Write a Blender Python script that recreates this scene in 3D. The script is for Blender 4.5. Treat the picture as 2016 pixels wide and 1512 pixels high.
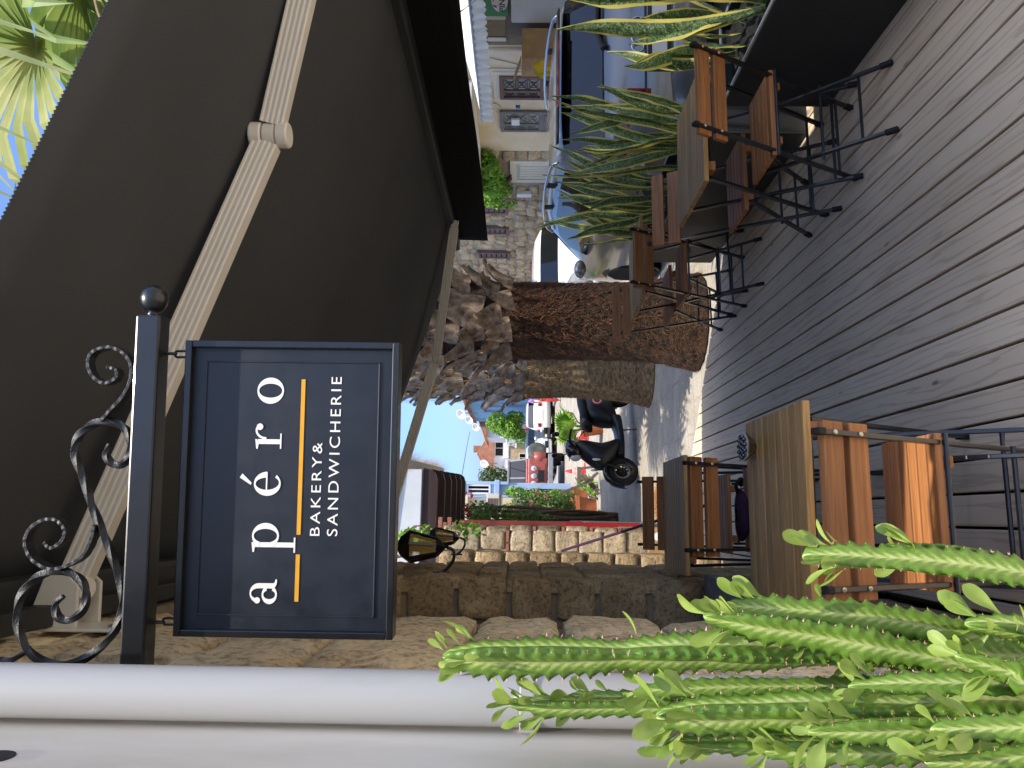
import bpy, math, random
from mathutils import Vector, Matrix, noise
PI = math.pi
R = math.radians
rnd = random.Random(7)
for o in list(bpy.data.objects): bpy.data.objects.remove(o)
sc = bpy.context.scene
col = sc.collection

# ---------------------------------------------------------------- camera
# the phone was held upright but the picture is stored turned a quarter: image right = world down
PSI, PITCH, ROLL, EYE = R(9.78), R(0.83), R(0.7), 1.45
Fw = Vector((math.sin(PSI)*math.cos(PITCH), math.cos(PSI)*math.cos(PITCH), math.sin(PITCH)))
R0 = Vector((math.cos(PSI), -math.sin(PSI), 0)); U0 = R0.cross(Fw)
Up = U0*math.cos(ROLL) - R0*math.sin(ROLL)
Rt = R0*math.cos(ROLL) + U0*math.sin(ROLL)
cd = bpy.data.cameras.new('camera'); cam = bpy.data.objects.new('camera', cd); col.objects.link(cam)
cd.sensor_width = 36; cd.sensor_fit = 'HORIZONTAL'; cd.lens = 1514/2016*36
cd.clip_start = 0.05; cd.clip_end = 3000
xc, yc, zc = -Up, Rt, -Fw
cam.matrix_world = Matrix(((xc.x, yc.x, zc.x, 0), (xc.y, yc.y, zc.y, 0), (xc.z, yc.z, zc.z, EYE), (0, 0, 0, 1)))
sc.camera = cam

# ---------------------------------------------------------------- sky, sun, exposure
SUN_EL, SUN_AZ = R(71.5), R(173)         # azimuth measured from +Y towards +X
w = bpy.data.worlds.new('World'); sc.world = w; w.use_nodes = True
wn = w.node_tree; wn.nodes.clear()
bg = wn.nodes.new('ShaderNodeBackground'); wo = wn.nodes.new('ShaderNodeOutputWorld')
sky = wn.nodes.new('ShaderNodeTexSky'); sky.sky_type = 'NISHITA'; sky.sun_disc = False
sky.sun_elevation = SUN_EL; sky.sun_rotation = SUN_AZ; sky.air_density = 0.85; sky.dust_density = 2.7; sky.ozone_density = 13.0
bg.inputs['Strength'].default_value = 0.15
wn.links.new(sky.outputs[0], bg.inputs[0]); wn.links.new(bg.outputs[0], wo.inputs[0])
sl = bpy.data.lights.new('sun', 'SUN'); sl.energy = 2.7; sl.angle = R(0.53); sl.color = (1, 0.93, 0.82)
so = bpy.data.objects.new('sun', sl); col.objects.link(so)
to_sun = Vector((math.cos(SUN_EL)*math.sin(SUN_AZ), math.cos(SUN_EL)*math.cos(SUN_AZ), math.sin(SUN_EL)))
so.rotation_euler = to_sun.to_track_quat('Z', 'Y').to_euler(); so.location = (3, -6, 20)
sc.view_settings.view_transform = 'Standard'; sc.view_settings.look = 'None'
sc.view_settings.gamma = 1; sc.view_settings.exposure = 1.2
try: sc.view_settings.use_curve_mapping = False
except Exception: pass
sc.cycles.max_bounces = 8; sc.cycles.diffuse_bounces = 4; sc.cycles.transparent_max_bounces = 12

# ---------------------------------------------------------------- mesh helpers
def V(*a): return Vector(a)
class MB:
    def __init__(s): s.v = []; s.f = []; s.uv = None
    def add(s, vs, fs):
        o = len(s.v); s.v += [tuple(p) for p in vs]; s.f += [tuple(i+o for i in f) for f in fs]
        return s
    def box(s, c, d, m=None):
        c = Vector(c); h = Vector(d)*0.5
        vs = [Vector((x*h.x, y*h.y, z*h.z)) for z in (-1, 1) for y in (-1, 1) for x in (-1, 1)]
        if m is not None: vs = [m @ p for p in vs]
        return s.add([p+c for p in vs], [(0, 2, 3, 1), (4, 5, 7, 6), (0, 1, 5, 4), (2, 6, 7, 3), (0, 4, 6, 2), (1, 3, 7, 5)])
    def bb(s, x0, x1, y0, y1, z0, z1): return s.box(((x0+x1)/2, (y0+y1)/2, (z0+z1)/2), (abs(x1-x0), abs(y1-y0), abs(z1-z0)))
    def bar(s, a, b, w, h=None, up=(0, 0, 1)):
        h = h or w; a = Vector(a); b = Vector(b); t = (b-a); L = t.length; t.normalize()
        u = Vector(up)
        if abs(t.dot(u)) > 0.98: u = Vector((0, 1, 0))
        sd = t.cross(u).normalized(); u = sd.cross(t)
        m = Matrix((sd, t, u)).transposed()
        return s.box((a+b)/2, (w, L, h), m)
    def loft(s, rings, cap=True, closed=True, wrap=False):
        n = len(rings[0]); o = len(s.v)
        for r in rings: s.v += [tuple(p) for p in r]
        m = len(rings)
        for i in range(m if wrap else m-1):
            i2 = (i+1) % m
            for j in range(n if closed else n-1):
                k = (j+1) % n
                s.f.append((o+i*n+j, o+i*n+k, o+i2*n+k, o+i2*n+j))
        if cap and closed and not wrap:
            s.f.append(tuple(o+j for j in range(n))[::-1]); s.f.append(tuple(o+(m-1)*n+j for j in range(n)))
        return s
    def tube(s, pts, r, n=8, cap=True, prof=None, twist=0.0, up=None, wrap=False):
        pts = [Vector(p) for p in pts]; m = len(pts); rings = []; ref = None
        for i, p in enumerate(pts):
            if wrap: t = pts[(i+1) % m]-pts[i-1]
            else: t = pts[min(i+1, m-1)]-pts[max(i-1, 0)]
            if t.length < 1e-9: t = Vector((0, 0, 1))
            t.normalize()
            if ref is None:
                ref = Vector(up) if up else (Vector((0, 0, 1)) if abs(t.z) < 0.9 else Vector((1, 0, 0)))
            a = (ref-t*ref.dot(t))
            if a.length < 1e-6: a = t.orthogonal()
            a.normalize(); ref = a; b = t.cross(a)
            rr = r[i] if isinstance(r, (list, tuple)) else r
            ang = twist*i
            if prof is None: rings.append([p+(a*math.cos(2*PI*k/n+ang)+b*math.sin(2*PI*k/n+ang))*rr for k in range(n)])
            else:
                c, sn = math.cos(ang), math.sin(ang)
                rings.append([p+a*(x*c-y*sn)*rr+b*(x*sn+y*c)*rr for x, y in prof])
        return s.loft(rings, cap, True, wrap)
    def lathe(s, prof, c=(0, 0, 0), n=24, axis=(0, 0, 1), cap=True, nz=None):
        ax = Vector(axis).normalized(); a = ax.orthogonal().normalized(); b = ax.cross(a); c = Vector(c)
        rings = []
        for r, z in prof:
            rings.append([c+ax*z+(a*math.cos(2*PI*k/n)+b*math.sin(2*PI*k/n))*(r*(1+(nz(k, z) if nz else 0))) for k in range(n)])
        return s.loft(rings, cap)
    def ball(s, c, r, n=12, m=8, sc=(1, 1, 1)):
        c = Vector(c); rings = []
        for i in range(m+1):
            t = PI*i/m; rr = max(math.sin(t), 1e-3)
            rings.append([c+Vector((math.cos(2*PI*k/n)*rr*r*sc[0], math.sin(2*PI*k/n)*rr*r*sc[1], -math.cos(t)*r*sc[2])) for k in range(n)])
        return s.loft(rings, True)
    def prism(s, poly, f, d):
        # poly: 2D outline, f(x, y) -> 3D point, d: thickness vector
        a = [Vector(f(*p)) for p in poly]; d = Vector(d); n = len(a)
        fs = [tuple(range(n))[::-1], tuple(range(n, 2*n))]+[(i, (i+1) % n, n+(i+1) % n, n+i) for i in range(n)]
        return s.add(a+[p+d for p in a], fs)
    def grid(s, f, nu, nv):
        o = len(s.v)
        for j in range(nv+1):
            for i in range(nu+1): s.v.append(tuple(f(i/nu, j/nv)))
        for j in range(nv):
            for i in range(nu):
                a = o+j*(nu+1)+i; s.f.append((a, a+1, a+nu+2, a+nu+1))
        return s
    def mesh(s, name, mat=None, smooth=False):
        me = bpy.data.meshes.new(name); me.from_pydata(s.v, [], s.f)
        if mat: me.materials.append(mat)
        if smooth: me.polygons.foreach_set('use_smooth', [True]*len(me.polygons))
        if s.uv is not None:
            uvl = me.uv_layers.new(name='UVMap')
            for l in me.loops: uvl.data[l.index].uv = s.uv[l.vertex_index]
        me.update(); return me
    def build(s, name, mat, parent=None, smooth=False, bevel=0, seg=2, sub=0, solid=0, loc=None, auto=None):
        o = link(name, s.mesh(name, mat, smooth), parent, loc)
        if solid: md = o.modifiers.new('s', 'SOLIDIFY'); md.thickness = solid; md.offset = 0
        if bevel: md = o.modifiers.new('b', 'BEVEL'); md.width = bevel; md.segments = seg; md.limit_method = 'ANGLE'; md.angle_limit = R(35)
        if sub: md = o.modifiers.new('u', 'SUBSURF'); md.levels = sub; md.render_levels = sub
        if auto:
            try: o.data.set_sharp_from_angle(angle=R(auto))
            except Exception: pass
        return o
def link(name, me, parent=None, loc=None, rot=None, scale=None):
    o = bpy.data.objects.new(name, me); col.objects.link(o)
    if parent: o.parent = parent
    if loc is not None: o.location = loc
    if rot is not None: o.rotation_euler = rot
    if scale is not None: o.scale = scale
    return o
def tag(o, label=None, cat=None, group=None, kind=None):
    if label: o['label'] = label
    if cat: o['category'] = cat
    if group: o['group'] = group
    if kind: o['kind'] = kind
    return o
def thing(name, label, cat, loc=(0, 0, 0), rz=0, group=None):
    o = link(name, None, None, loc, (0, 0, rz)); o.empty_display_size = 0.1
    return tag(o, label, cat, group)
def copy_tree(o, parent=None):
    c = o.copy(); col.objects.link(c); c.parent = parent
    for ch in list(o.children): copy_tree(ch, c)
    return c
def fixn(o):
    # consistent outward normals
    import bmesh
    b = bmesh.new(); b.from_mesh(o.data); bmesh.ops.recalc_face_normals(b, faces=b.faces); b.to_mesh(o.data); b.free(); return o
def catmull(P, n=8, closed=False):
    P = [Vector(p) for p in P]; out = []; m = len(P)
    for i in range(m if closed else m-1):
        g = (lambda k: P[k % m]) if closed else (lambda k: P[max(0, min(m-1, k))])
        a, b, c, d = g(i-1), g(i), g(i+1), g(i+2)
        for k in range(n):
            t = k/n; out.append(0.5*((2*b)+(c-a)*t+(2*a-5*b+4*c-d)*t*t+(3*b-a-3*c+d)*t**3))
    if not closed: out.append(P[-1])
    return out
def sm(t): t = max(0, min(1, t)); return t*t*(3-2*t)
def lerp(a, b, t): return a+(b-a)*t
def pick(tab, x):
    # piecewise linear lookup
    if x <= tab[0][0]: return tab[0][1]
    for (a, p), (b, q) in zip(tab, tab[1:]):
        if x <= b: return p+(q-p)*(x-a)/(b-a)
    return tab[-1][1]

# ---------------------------------------------------------------- materials
def lin(h):
    h = h.lstrip('#'); c = [int(h[i:i+2], 16)/255 for i in (0, 2, 4)]
    return tuple(x/12.92 if x < 0.04045 else ((x+0.055)/1.055)**2.4 for x in c)
def nodes(name):
    m = bpy.data.materials.new(name); m.use_nodes = True; nt = m.node_tree
    return m, nt, nt.nodes['Principled BSDF']
def nd(nt, t, **k):
    n = nt.nodes.new(t)
    for a, b in k.items():
        if a in n.inputs: n.inputs[a].default_value = b
        else: setattr(n, a, b)
    return n
def coords(nt, space='obj', scale=(1, 1, 1), rand=True):
    L = nt.links
    if space == 'pos': g = nd(nt, 'ShaderNodeNewGeometry').outputs['Position']
    elif space == 'uv': g = nd(nt, 'ShaderNodeTexCoord').outputs['UV']
    else: g = nd(nt, 'ShaderNodeTexCoord').outputs['Object']
    mp = nd(nt, 'ShaderNodeMapping'); mp.inputs['Scale'].default_value = scale; L.new(g, mp.inputs['Vector'])
    if rand:
        oi = nd(nt, 'ShaderNodeObjectInfo'); mu = nd(nt, 'ShaderNodeMath', operation='MULTIPLY'); mu.inputs[1].default_value = 37
        L.new(oi.outputs['Random'], mu.inputs[0]); L.new(mu.outputs[0], mp.inputs['Location'])
    return mp.outputs[0]
def ramp(nt, fac, stops):
    r = nd(nt, 'ShaderNodeValToRGB'); e = r.color_ramp.elements
    while len(e) < len(stops): e.new(0.5)
    for x, (p, c) in zip(e, stops): x.position = p; x.color = tuple(c)+(1,) if len(c) == 3 else c
    nt.links.new(fac, r.inputs[0]); return r.outputs[0]
def mix(nt, fac, a, b, mode='MIX'):
    m = nd(nt, 'ShaderNodeMix', data_type='RGBA', blend_type=mode); L = nt.links
    for i, x in ((0, fac), (6, a), (7, b)):
        if isinstance(x, (int, float)): m.inputs[i].default_value = x
        elif isinstance(x, tuple): m.inputs[i].default_value = x+(1,) if len(x) == 3 else x
        else: L.new(x, m.inputs[i])
    return m.outputs[2]
def bump(nt, bs, h, strength, dist=0.01):
    b = nd(nt, 'ShaderNodeBump'); b.inputs['Strength'].default_value = strength; b.inputs['Distance'].default_value = dist
    nt.links.new(h, b.inputs['Height']); nt.links.new(b.outputs[0], bs.inputs['Normal'])
def pm(name, c1, c2=None, scale=8, rough=0.7, bmp=0.2, dist=0.005, stretch=(1, 1, 1), metal=0, space='obj', coat=0, detail=6, rv=0.0, spec=0.5, trans=0, lo=0.35, hi=0.65):
    """two-tone noise material with matching fine relief; rv varies the tone from object to object"""
    m, nt, bs = nodes(name); L = nt.links
    c1 = lin(c1) if isinstance(c1, str) else c1
    c2 = c1 if c2 is None else (lin(c2) if isinstance(c2, str) else c2)
    v = coords(nt, space, stretch); n = nd(nt, 'ShaderNodeTexNoise', Scale=scale, Detail=detail, Roughness=0.62); L.new(v, n.inputs['Vector'])
    c = ramp(nt, n.outputs[0], [(lo, c1), (hi, c2)])
    if rv:
        oi = nd(nt, 'ShaderNodeObjectInfo'); r = nd(nt, 'ShaderNodeMapRange'); r.inputs[3].default_value = 1-rv; r.inputs[4].default_value = 1+rv
        L.new(oi.outputs['Random'], r.inputs[0]); cb = nd(nt, 'ShaderNodeCombineColor'); [L.new(r.outputs[0], cb.inputs[i]) for i in range(3)]
        c = mix(nt, 1.0, c, cb.outputs[0], 'MULTIPLY')
    L.new(c, bs.inputs['Base Color'])
    bs.inputs['Metallic'].default_value = metal; bs.inputs['Roughness'].default_value = rough
    bs.inputs['Specular IOR Level'].default_value = spec
    if coat: bs.inputs['Coat Weight'].default_value = coat; bs.inputs['Coat Roughness'].default_value = 0.06
    if trans:
        bs.inputs['Subsurface Weight'].default_value = 0
    if bmp:
        n2 = nd(nt, 'ShaderNodeTexNoise', Scale=scale*4, Detail=5); L.new(v, n2.inputs['Vector'])
        bump(nt, bs, n2.outputs[0], bmp, dist)
    return m
def leafmat(name, c1, c2, scale=12, rough=0.5, trans=0.35, space='pos'):
    """leaf: diffuse + some light through the blade"""
    m, nt, bs = nodes(name); L = nt.links
    v = coords(nt, space, (1, 1, 1), False); n = nd(nt, 'ShaderNodeTexNoise', Scale=scale, Detail=3); L.new(v, n.inputs['Vector'])
    c = ramp(nt, n.outputs[0], [(0.35, lin(c1)), (0.65, lin(c2))])
    L.new(c, bs.inputs['Base Color']); bs.inputs['Roughness'].default_value = rough
    t = nd(nt, 'ShaderNodeBsdfTranslucent'); L.new(c, t.inputs[0]); x = nd(nt, 'ShaderNodeMixShader'); x.inputs[0].default_value = trans
    L.new(bs.outputs[0], x.inputs[1]); L.new(t.outputs[0], x.inputs[2]); L.new(x.outputs[0], nt.nodes['Material Output'].inputs[0])
    return m
def wood(name, c1, c2, c3, along='X', rough=0.6, rv=0.12, grain=60, sc=1.0):
    m, nt, bs = nodes(name); L = nt.links
    st = {'X': (0.05, 1, 1), 'Y': (1, 0.05, 1), 'Z': (1, 1, 0.05)}[along]
    v = coords(nt, 'obj', tuple(x*sc for x in st))
    n = nd(nt, 'ShaderNodeTexNoise', Scale=grain, Detail=8, Roughness=0.65, Distortion=0.4); L.new(v, n.inputs['Vector'])
    c = ramp(nt, n.outputs[0], [(0.25, lin(c1)), (0.5, lin(c2)), (0.75, lin(c3))])
    n3 = nd(nt, 'ShaderNodeTexNoise', Scale=grain*0.12, Detail=4, Distortion=1.0); L.new(v, n3.inputs['Vector'])
    c = mix(nt, 0.55, c, ramp(nt, n3.outputs[0], [(0.3, (0.45, 0.45, 0.45)), (0.7, (1, 1, 1))]), 'MULTIPLY')
    oi = nd(nt, 'ShaderNodeObjectInfo'); r = nd(nt, 'ShaderNodeMapRange'); r.inputs[3].default_value = 1-rv; r.inputs[4].default_value = 1+rv
    L.new(oi.outputs['Random'], r.inputs[0]); cb = nd(nt, 'ShaderNodeCombineColor'); [L.new(r.outputs[0], cb.inputs[i]) for i in range(3)]
    c = mix(nt, 1.0, c, cb.outputs[0], 'MULTIPLY')
    L.new(c, bs.inputs['Base Color']); bs.inputs['Roughness'].default_value = rough
    bump(nt, bs, n.outputs[0], 0.25, 0.002)
    return m
def glassy(name, c, rough=0.05, alpha=1.0, metal=0.0, trans=0.0):
    m, nt, bs = nodes(name); bs.inputs['Base Color'].default_value = lin(c)+(1,) if isinstance(c, str) else c+(1,)
    bs.inputs['Roughness'].default_value = rough; bs.inputs['Metallic'].default_value = metal
    bs.inputs['Transmission Weight'].default_value = trans; bs.inputs['Alpha'].default_value = alpha
    return m
M = {}
# ================================================================ materials of the setting
GZ = -0.2                                   # street level; the deck top is z = 0
def road_mat():
    m, nt, bs = nodes('road_paving'); L = nt.links
    v = coords(nt, 'pos', (1, 1, 1), False)
    b = nd(nt, 'ShaderNodeTexBrick', Scale=1.0); b.inputs['Brick Width'].default_value = 0.62; b.inputs['Row Height'].default_value = 0.34
    b.inputs['Mortar Size'].default_value = 0.02; b.inputs['Mortar Smooth'].default_value = 0.6
    b.inputs['Color1'].default_value = (0.46, 0.42, 0.345, 1); b.inputs['Color2'].default_value = (0.39, 0.355, 0.30, 1); b.inputs['Mortar'].default_value = (0.25, 0.22, 0.18, 1)
    w0 = nd(nt, 'ShaderNodeTexNoise', Scale=1.6, Detail=4); L.new(v, w0.inputs['Vector'])
    wv = nd(nt, 'ShaderNodeVectorMath', operation='MULTIPLY_ADD'); L.new(w0.outputs['Color'], wv.inputs[0]); wv.inputs[1].default_value = (0.25, 0.25, 0); L.new(v, wv.inputs[2])
    L.new(wv.outputs[0], b.inputs['Vector'])
    n = nd(nt, 'ShaderNodeTexNoise', Scale=2.2, Detail=10, Roughness=0.7); L.new(v, n.inputs['Vector'])
    c = mix(nt, 0.6, b.outputs[0], (0.42, 0.385, 0.32))
    c = mix(nt, 0.8, c, ramp(nt, n.outputs[0], [(0.3, (0.55, 0.52, 0.48)), (0.6, (1, 1, 1))]), 'MULTIPLY')
    n2 = nd(nt, 'ShaderNodeTexNoise', Scale=45, Detail=6); L.new(v, n2.inputs['Vector'])
    c = mix(nt, 0.5, c, ramp(nt, n2.outputs[0], [(0.35, (0.55, 0.5, 0.45)), (0.6, (1.05, 1.03, 1))]), 'MULTIPLY')
    L.new(c, bs.inputs['Base Color']); bs.inputs['Roughness'].default_value = 0.85
    h = nd(nt, 'ShaderNodeMath', operation='ADD'); L.new(n2.outputs[0], h.inputs[0]); L.new(n.outputs[0], h.inputs[1])
    bump(nt, bs, h.outputs[0], 0.5, 0.02); return m
def deck_mat():
    m, nt, bs = nodes('weathered_deck_wood'); L = nt.links
    v = coords(nt, 'obj', (1, 0.07, 1))
    n = nd(nt, 'ShaderNodeTexNoise', Scale=7, Detail=3, Distortion=0.6); L.new(v, n.inputs['Vector'])
    wv = nd(nt, 'ShaderNodeTexWave', wave_type='BANDS', bands_direction='X'); wv.inputs['Scale'].default_value = 9; wv.inputs['Distortion'].default_value = 14
    wv.inputs['Detail'].default_value = 3; wv.inputs['Detail Scale'].default_value = 1.4; wv.inputs['Detail Roughness'].default_value = 0.6; L.new(v, wv.inputs['Vector'])
    f = nd(nt, 'ShaderNodeTexNoise', Scale=90, Detail=6, Roughness=0.7); L.new(v, f.inputs['Vector'])
    c = ramp(nt, wv.outputs[0], [(0.05, lin('#c4b096')), (0.12, lin('#d6c3a8')), (1, lin('#d9c7ad'))])
    c = mix(nt, 0.5, c, ramp(nt, f.outputs[0], [(0.25, (0.94, 0.93, 0.92)), (0.6, (1, 1, 1))]), 'MULTIPLY')
    p = nd(nt, 'ShaderNodeTexNoise', Scale=2.3, Detail=5, Roughness=0.6); L.new(coords(nt, 'pos', (1, 0.6, 1), False), p.inputs['Vector'])
    c = mix(nt, 0.7, c, ramp(nt, p.outputs[0], [(0.3, (0.80, 0.78, 0.77)), (0.6, (1, 1, 1))]), 'MULTIPLY')
    k = nd(nt, 'ShaderNodeTexVoronoi', Scale=2.3); L.new(coords(nt, 'obj', (3.0, 1.0, 1)), k.inputs['Vector'])
    c = mix(nt, 1.0, c, ramp(nt, k.outputs['Distance'], [(0.025, (0.35, 0.3, 0.27)), (0.075, (1, 1, 1))]), 'MULTIPLY')
    oi = nd(nt, 'ShaderNodeObjectInfo'); r = nd(nt, 'ShaderNodeMapRange'); r.inputs[3].default_value = 0.88; r.inputs[4].default_value = 1.06
    L.new(oi.outputs['Random'], r.inputs[0]); cb = nd(nt, 'ShaderNodeCombineColor'); [L.new(r.outputs[0], cb.inputs[i]) for i in range(3)]
    c = mix(nt, 1.0, c, cb.outputs[0], 'MULTIPLY')
    L.new(c, bs.inputs['Base Color']); bs.inputs['Roughness'].default_value = 0.62
    bump(nt, bs, f.outputs[0], 0.04, 0.001); return m
def stone_mat(name, a, b, d, scale=6, rv=0.18):
    m, nt, bs = nodes(name); L = nt.links
    v = coords(nt, 'pos', (1, 1, 1), True)
    n = nd(nt, 'ShaderNodeTexNoise', Scale=scale, Detail=8, Roughness=0.65); L.new(v, n.inputs['Vector'])
    c = ramp(nt, n.outputs[0], [(0.3, lin(a)), (0.55, lin(b)), (0.75, lin(d))])
    p = nd(nt, 'ShaderNodeTexNoise', Scale=scale*9, Detail=6, Roughness=0.7); L.new(v, p.inputs['Vector'])
    c = mix(nt, 0.8, c, ramp(nt, p.outputs[0], [(0.36, (0.35, 0.3, 0.26)), (0.52, (1, 1, 1))]), 'MULTIPLY')
    oi = nd(nt, 'ShaderNodeObjectInfo'); r = nd(nt, 'ShaderNodeMapRange'); r.inputs[3].default_value = 1-rv; r.inputs[4].default_value = 1+rv
    L.new(oi.outputs['Random'], r.inputs[0]); cb = nd(nt, 'ShaderNodeCombineColor'); [L.new(r.outputs[0], cb.inputs[i]) for i in range(3)]
    c = mix(nt, 1.0, c, cb.outputs[0], 'MULTIPLY')
    L.new(c, bs.inputs['Base Color']); bs.inputs['Roughness'].default_value = 0.92; bs.inputs['Specular IOR Level'].default_value = 0.2
    h = nd(nt, 'ShaderNodeMath', operation='MULTIPLY_ADD'); L.new(p.outputs[0], h.inputs[0]); h.inputs[1].default_value = 0.6; L.new(n.outputs[0], h.inputs[2])
    bump(nt, bs, h.outputs[0], 0.9, 0.025); return m
M['road'] = road_mat(); M['deck'] = deck_mat()
M['stone'] = stone_mat('tan_tuff_stone', '#a08767', '#c1a780', '#d4bf9b')
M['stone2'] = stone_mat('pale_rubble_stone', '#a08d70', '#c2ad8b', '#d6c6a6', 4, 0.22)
M['mortar'] = pm('grey_lime_mortar', '#7d715f', '#9a8d78', 14, 0.95, 0.6, 0.01, space='pos')
M['mortar2'] = pm('pale_mortar', '#8f8471', '#a89c86', 9, 0.95, 0.5, 0.01, space='pos')
M['brick'] = pm('red_brick', '#84553f', '#a3705a', 20, 0.9, 0.5, 0.006, space='pos', rv=0.15)
M['plaster'] = pm('beige_plaster', '#bdb4a4', '#d8d2c6', 3.5, 0.85, 0.35, 0.004, (1, 1, 0.35), space='pos', lo=0.25, hi=0.6)
M['cream'] = pm('cream_house_plaster', '#cdbb97', '#dccdb0', 2.2, 0.9, 0.2, 0.01, space='pos')
M['white'] = pm('white_paint', '#d8d6d0', '#e4e2dd', 3, 0.7, 0.1, 0.004, space='pos')
M['concrete'] = pm('grey_concrete', '#7f8084', '#9a9a9c', 18, 0.9, 0.6, 0.008, space='pos')
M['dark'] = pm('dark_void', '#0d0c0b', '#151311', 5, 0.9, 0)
M['blackmetal'] = pm('black_painted_steel', '#0d0f12', '#14171b', 30, 0.32, 0.12, 0.001, coat=0.2)
M['anthracite'] = pm('anthracite_sheet_metal', '#26282a', '#2c2e30', 10, 0.55, 0.05, 0.002)
M['glass'] = glassy('dark_window_glass', '#0a0d10', 0.04)
M['terracotta'] = pm('terracotta', '#a85e38', '#bd7148', 10, 0.85, 0.2, 0.004, space='pos')

# ================================================================ ground and deck
road = MB().grid(lambda u, v: ((u-0.5)*900, -40+v*900, GZ), 2, 2).build('road', M['road']); tag(road, kind='structure')
pav = MB().bb(5.6, 6.35, -10, 60, GZ-0.05, GZ+0.12).build('pavement', M['concrete'], bevel=0.02); tag(pav, kind='structure')
dk = link('deck', None); tag(dk, kind='structure')
DX, D0 = 0.1083, 0.311                        # board pitch and the position of one gap
xb = D0-6*DX
k = 0
DEND = lambda x: 5.93+(1.305-x)*0.9
for i in range(-6, 21):
    x0, x1 = D0+i*DX+0.0046, D0+(i+1)*DX-0.0046
    if x0 > 2.5: break
    x0 = max(x0, -0.272)
    if x1-x0 < 0.02: continue
    cx = (x0+x1)/2; hw = (x1-x0)/2; y0 = -1.2
    joint = None if i % 5 else 1.1+rnd.random()*0.6
    runs = [(y0, None)] if joint is None else [(y0, joint), (joint+0.003, None)]
    for a, b in runs:
        zj = rnd.uniform(-0.0012, 0.0012)
        e0, e1 = (DEND(x0), DEND(x1)) if b is None else (b, b)
        m = MB(); pts = [(-hw, a, -0.028+zj), (hw, a, -0.028+zj), (hw, e1, -0.028+zj), (-hw, e0, -0.028+zj), (-hw, a, zj), (hw, a, zj), (hw, e1, zj), (-hw, e0, zj)]
        m.add(pts, [(3, 2, 1, 0), (4, 5, 6, 7), (0, 1, 5, 4), (1, 2, 6, 5), (2, 3, 7, 6), (3, 0, 4, 7)])
        m.build('board', M['deck'], dk, bevel=0.004, loc=(cx, 0, 0))
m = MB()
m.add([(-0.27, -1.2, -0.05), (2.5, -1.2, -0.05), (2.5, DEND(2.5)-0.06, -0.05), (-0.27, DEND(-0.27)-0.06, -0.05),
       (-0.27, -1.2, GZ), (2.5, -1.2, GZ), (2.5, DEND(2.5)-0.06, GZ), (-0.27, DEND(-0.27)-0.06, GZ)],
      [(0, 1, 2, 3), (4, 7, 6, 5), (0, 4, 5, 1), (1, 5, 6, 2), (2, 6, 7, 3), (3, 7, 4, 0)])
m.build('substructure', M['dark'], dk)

# ================================================================ masonry
def stone_mesh(seed, n=9, rough=0.06, edge=0.14):
    q = random.Random(seed); off = Vector((q.random()*50, q.random()*50, 0)); m = MB(); jag = 0.045
    def P(i, j, y):
        x, z = i/n-0.5, j/n-0.5
        e = min(i, j, n-i, n-j)/n
        nz = noise.noise(Vector((x*3.1, z*3.1, 0))+off); n2 = noise.noise(Vector((x*7, z*7, 3))+off)
        if y == 1:
            d = 0.5-edge*(1-sm(e/0.11))**2+nz*rough*1.6+n2*rough
            rr = (abs(x)*2)**6*(abs(z)*2)**6        # rounded corners
            s = 1-0.07*rr+jag*nz*(0.6 if e < 0.01 else 0.2)
            return (x*s, d-0.15*rr, z*s)
        s = 1+jag*nz*0.6
        return (x*s, -0.5, z*s)
    m.grid(lambda u, v: P(round(u*n), round(v*n), 1), n, n)
    N = n+1
    loop = [i for i in range(n)]+[i*N+n for i in range(n)]+[n*N+n-i for i in range(n)]+[(n-i)*N for i in range(n)]
    o = len(m.v)
    for a in loop:
        j, i = divmod(a, N); m.v.append(P(i, j, 0))
    L = len(loop)
    for a in range(L): b = (a+1) % L; m.f.append((loop[a], o+a, o+b, loop[b]))
    m.f = [tuple(reversed(f)) for f in m.f]
    return m.mesh('stone', None, True)
STONES = [stone_mesh(100+i) for i in range(10)]
RUBBLE = [stone_mesh(300+i, 5, 0.08, 0.28) for i in range(8)]
def with_mat(lst, mat):
    out = []
    for me in lst: c = me.copy(); c.materials.clear(); c.materials.append(mat); out.append(c)
    return out
M['stone3'] = stone_mat('sandy_stone_bounce_lit', '#cdb48c', '#e8d3ab', '#f0e2c4', 5, 0.10)  # sandier stone, its colour lightened further to stand in for bounced light
ST_SAND = with_mat(STONES, M['stone3']); ST_TAN = with_mat(STONES, M['stone']); ST_PALE = with_mat(RUBBLE, M['stone2']); ST_LIT = with_mat(STONES, M['stone2'])
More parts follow.
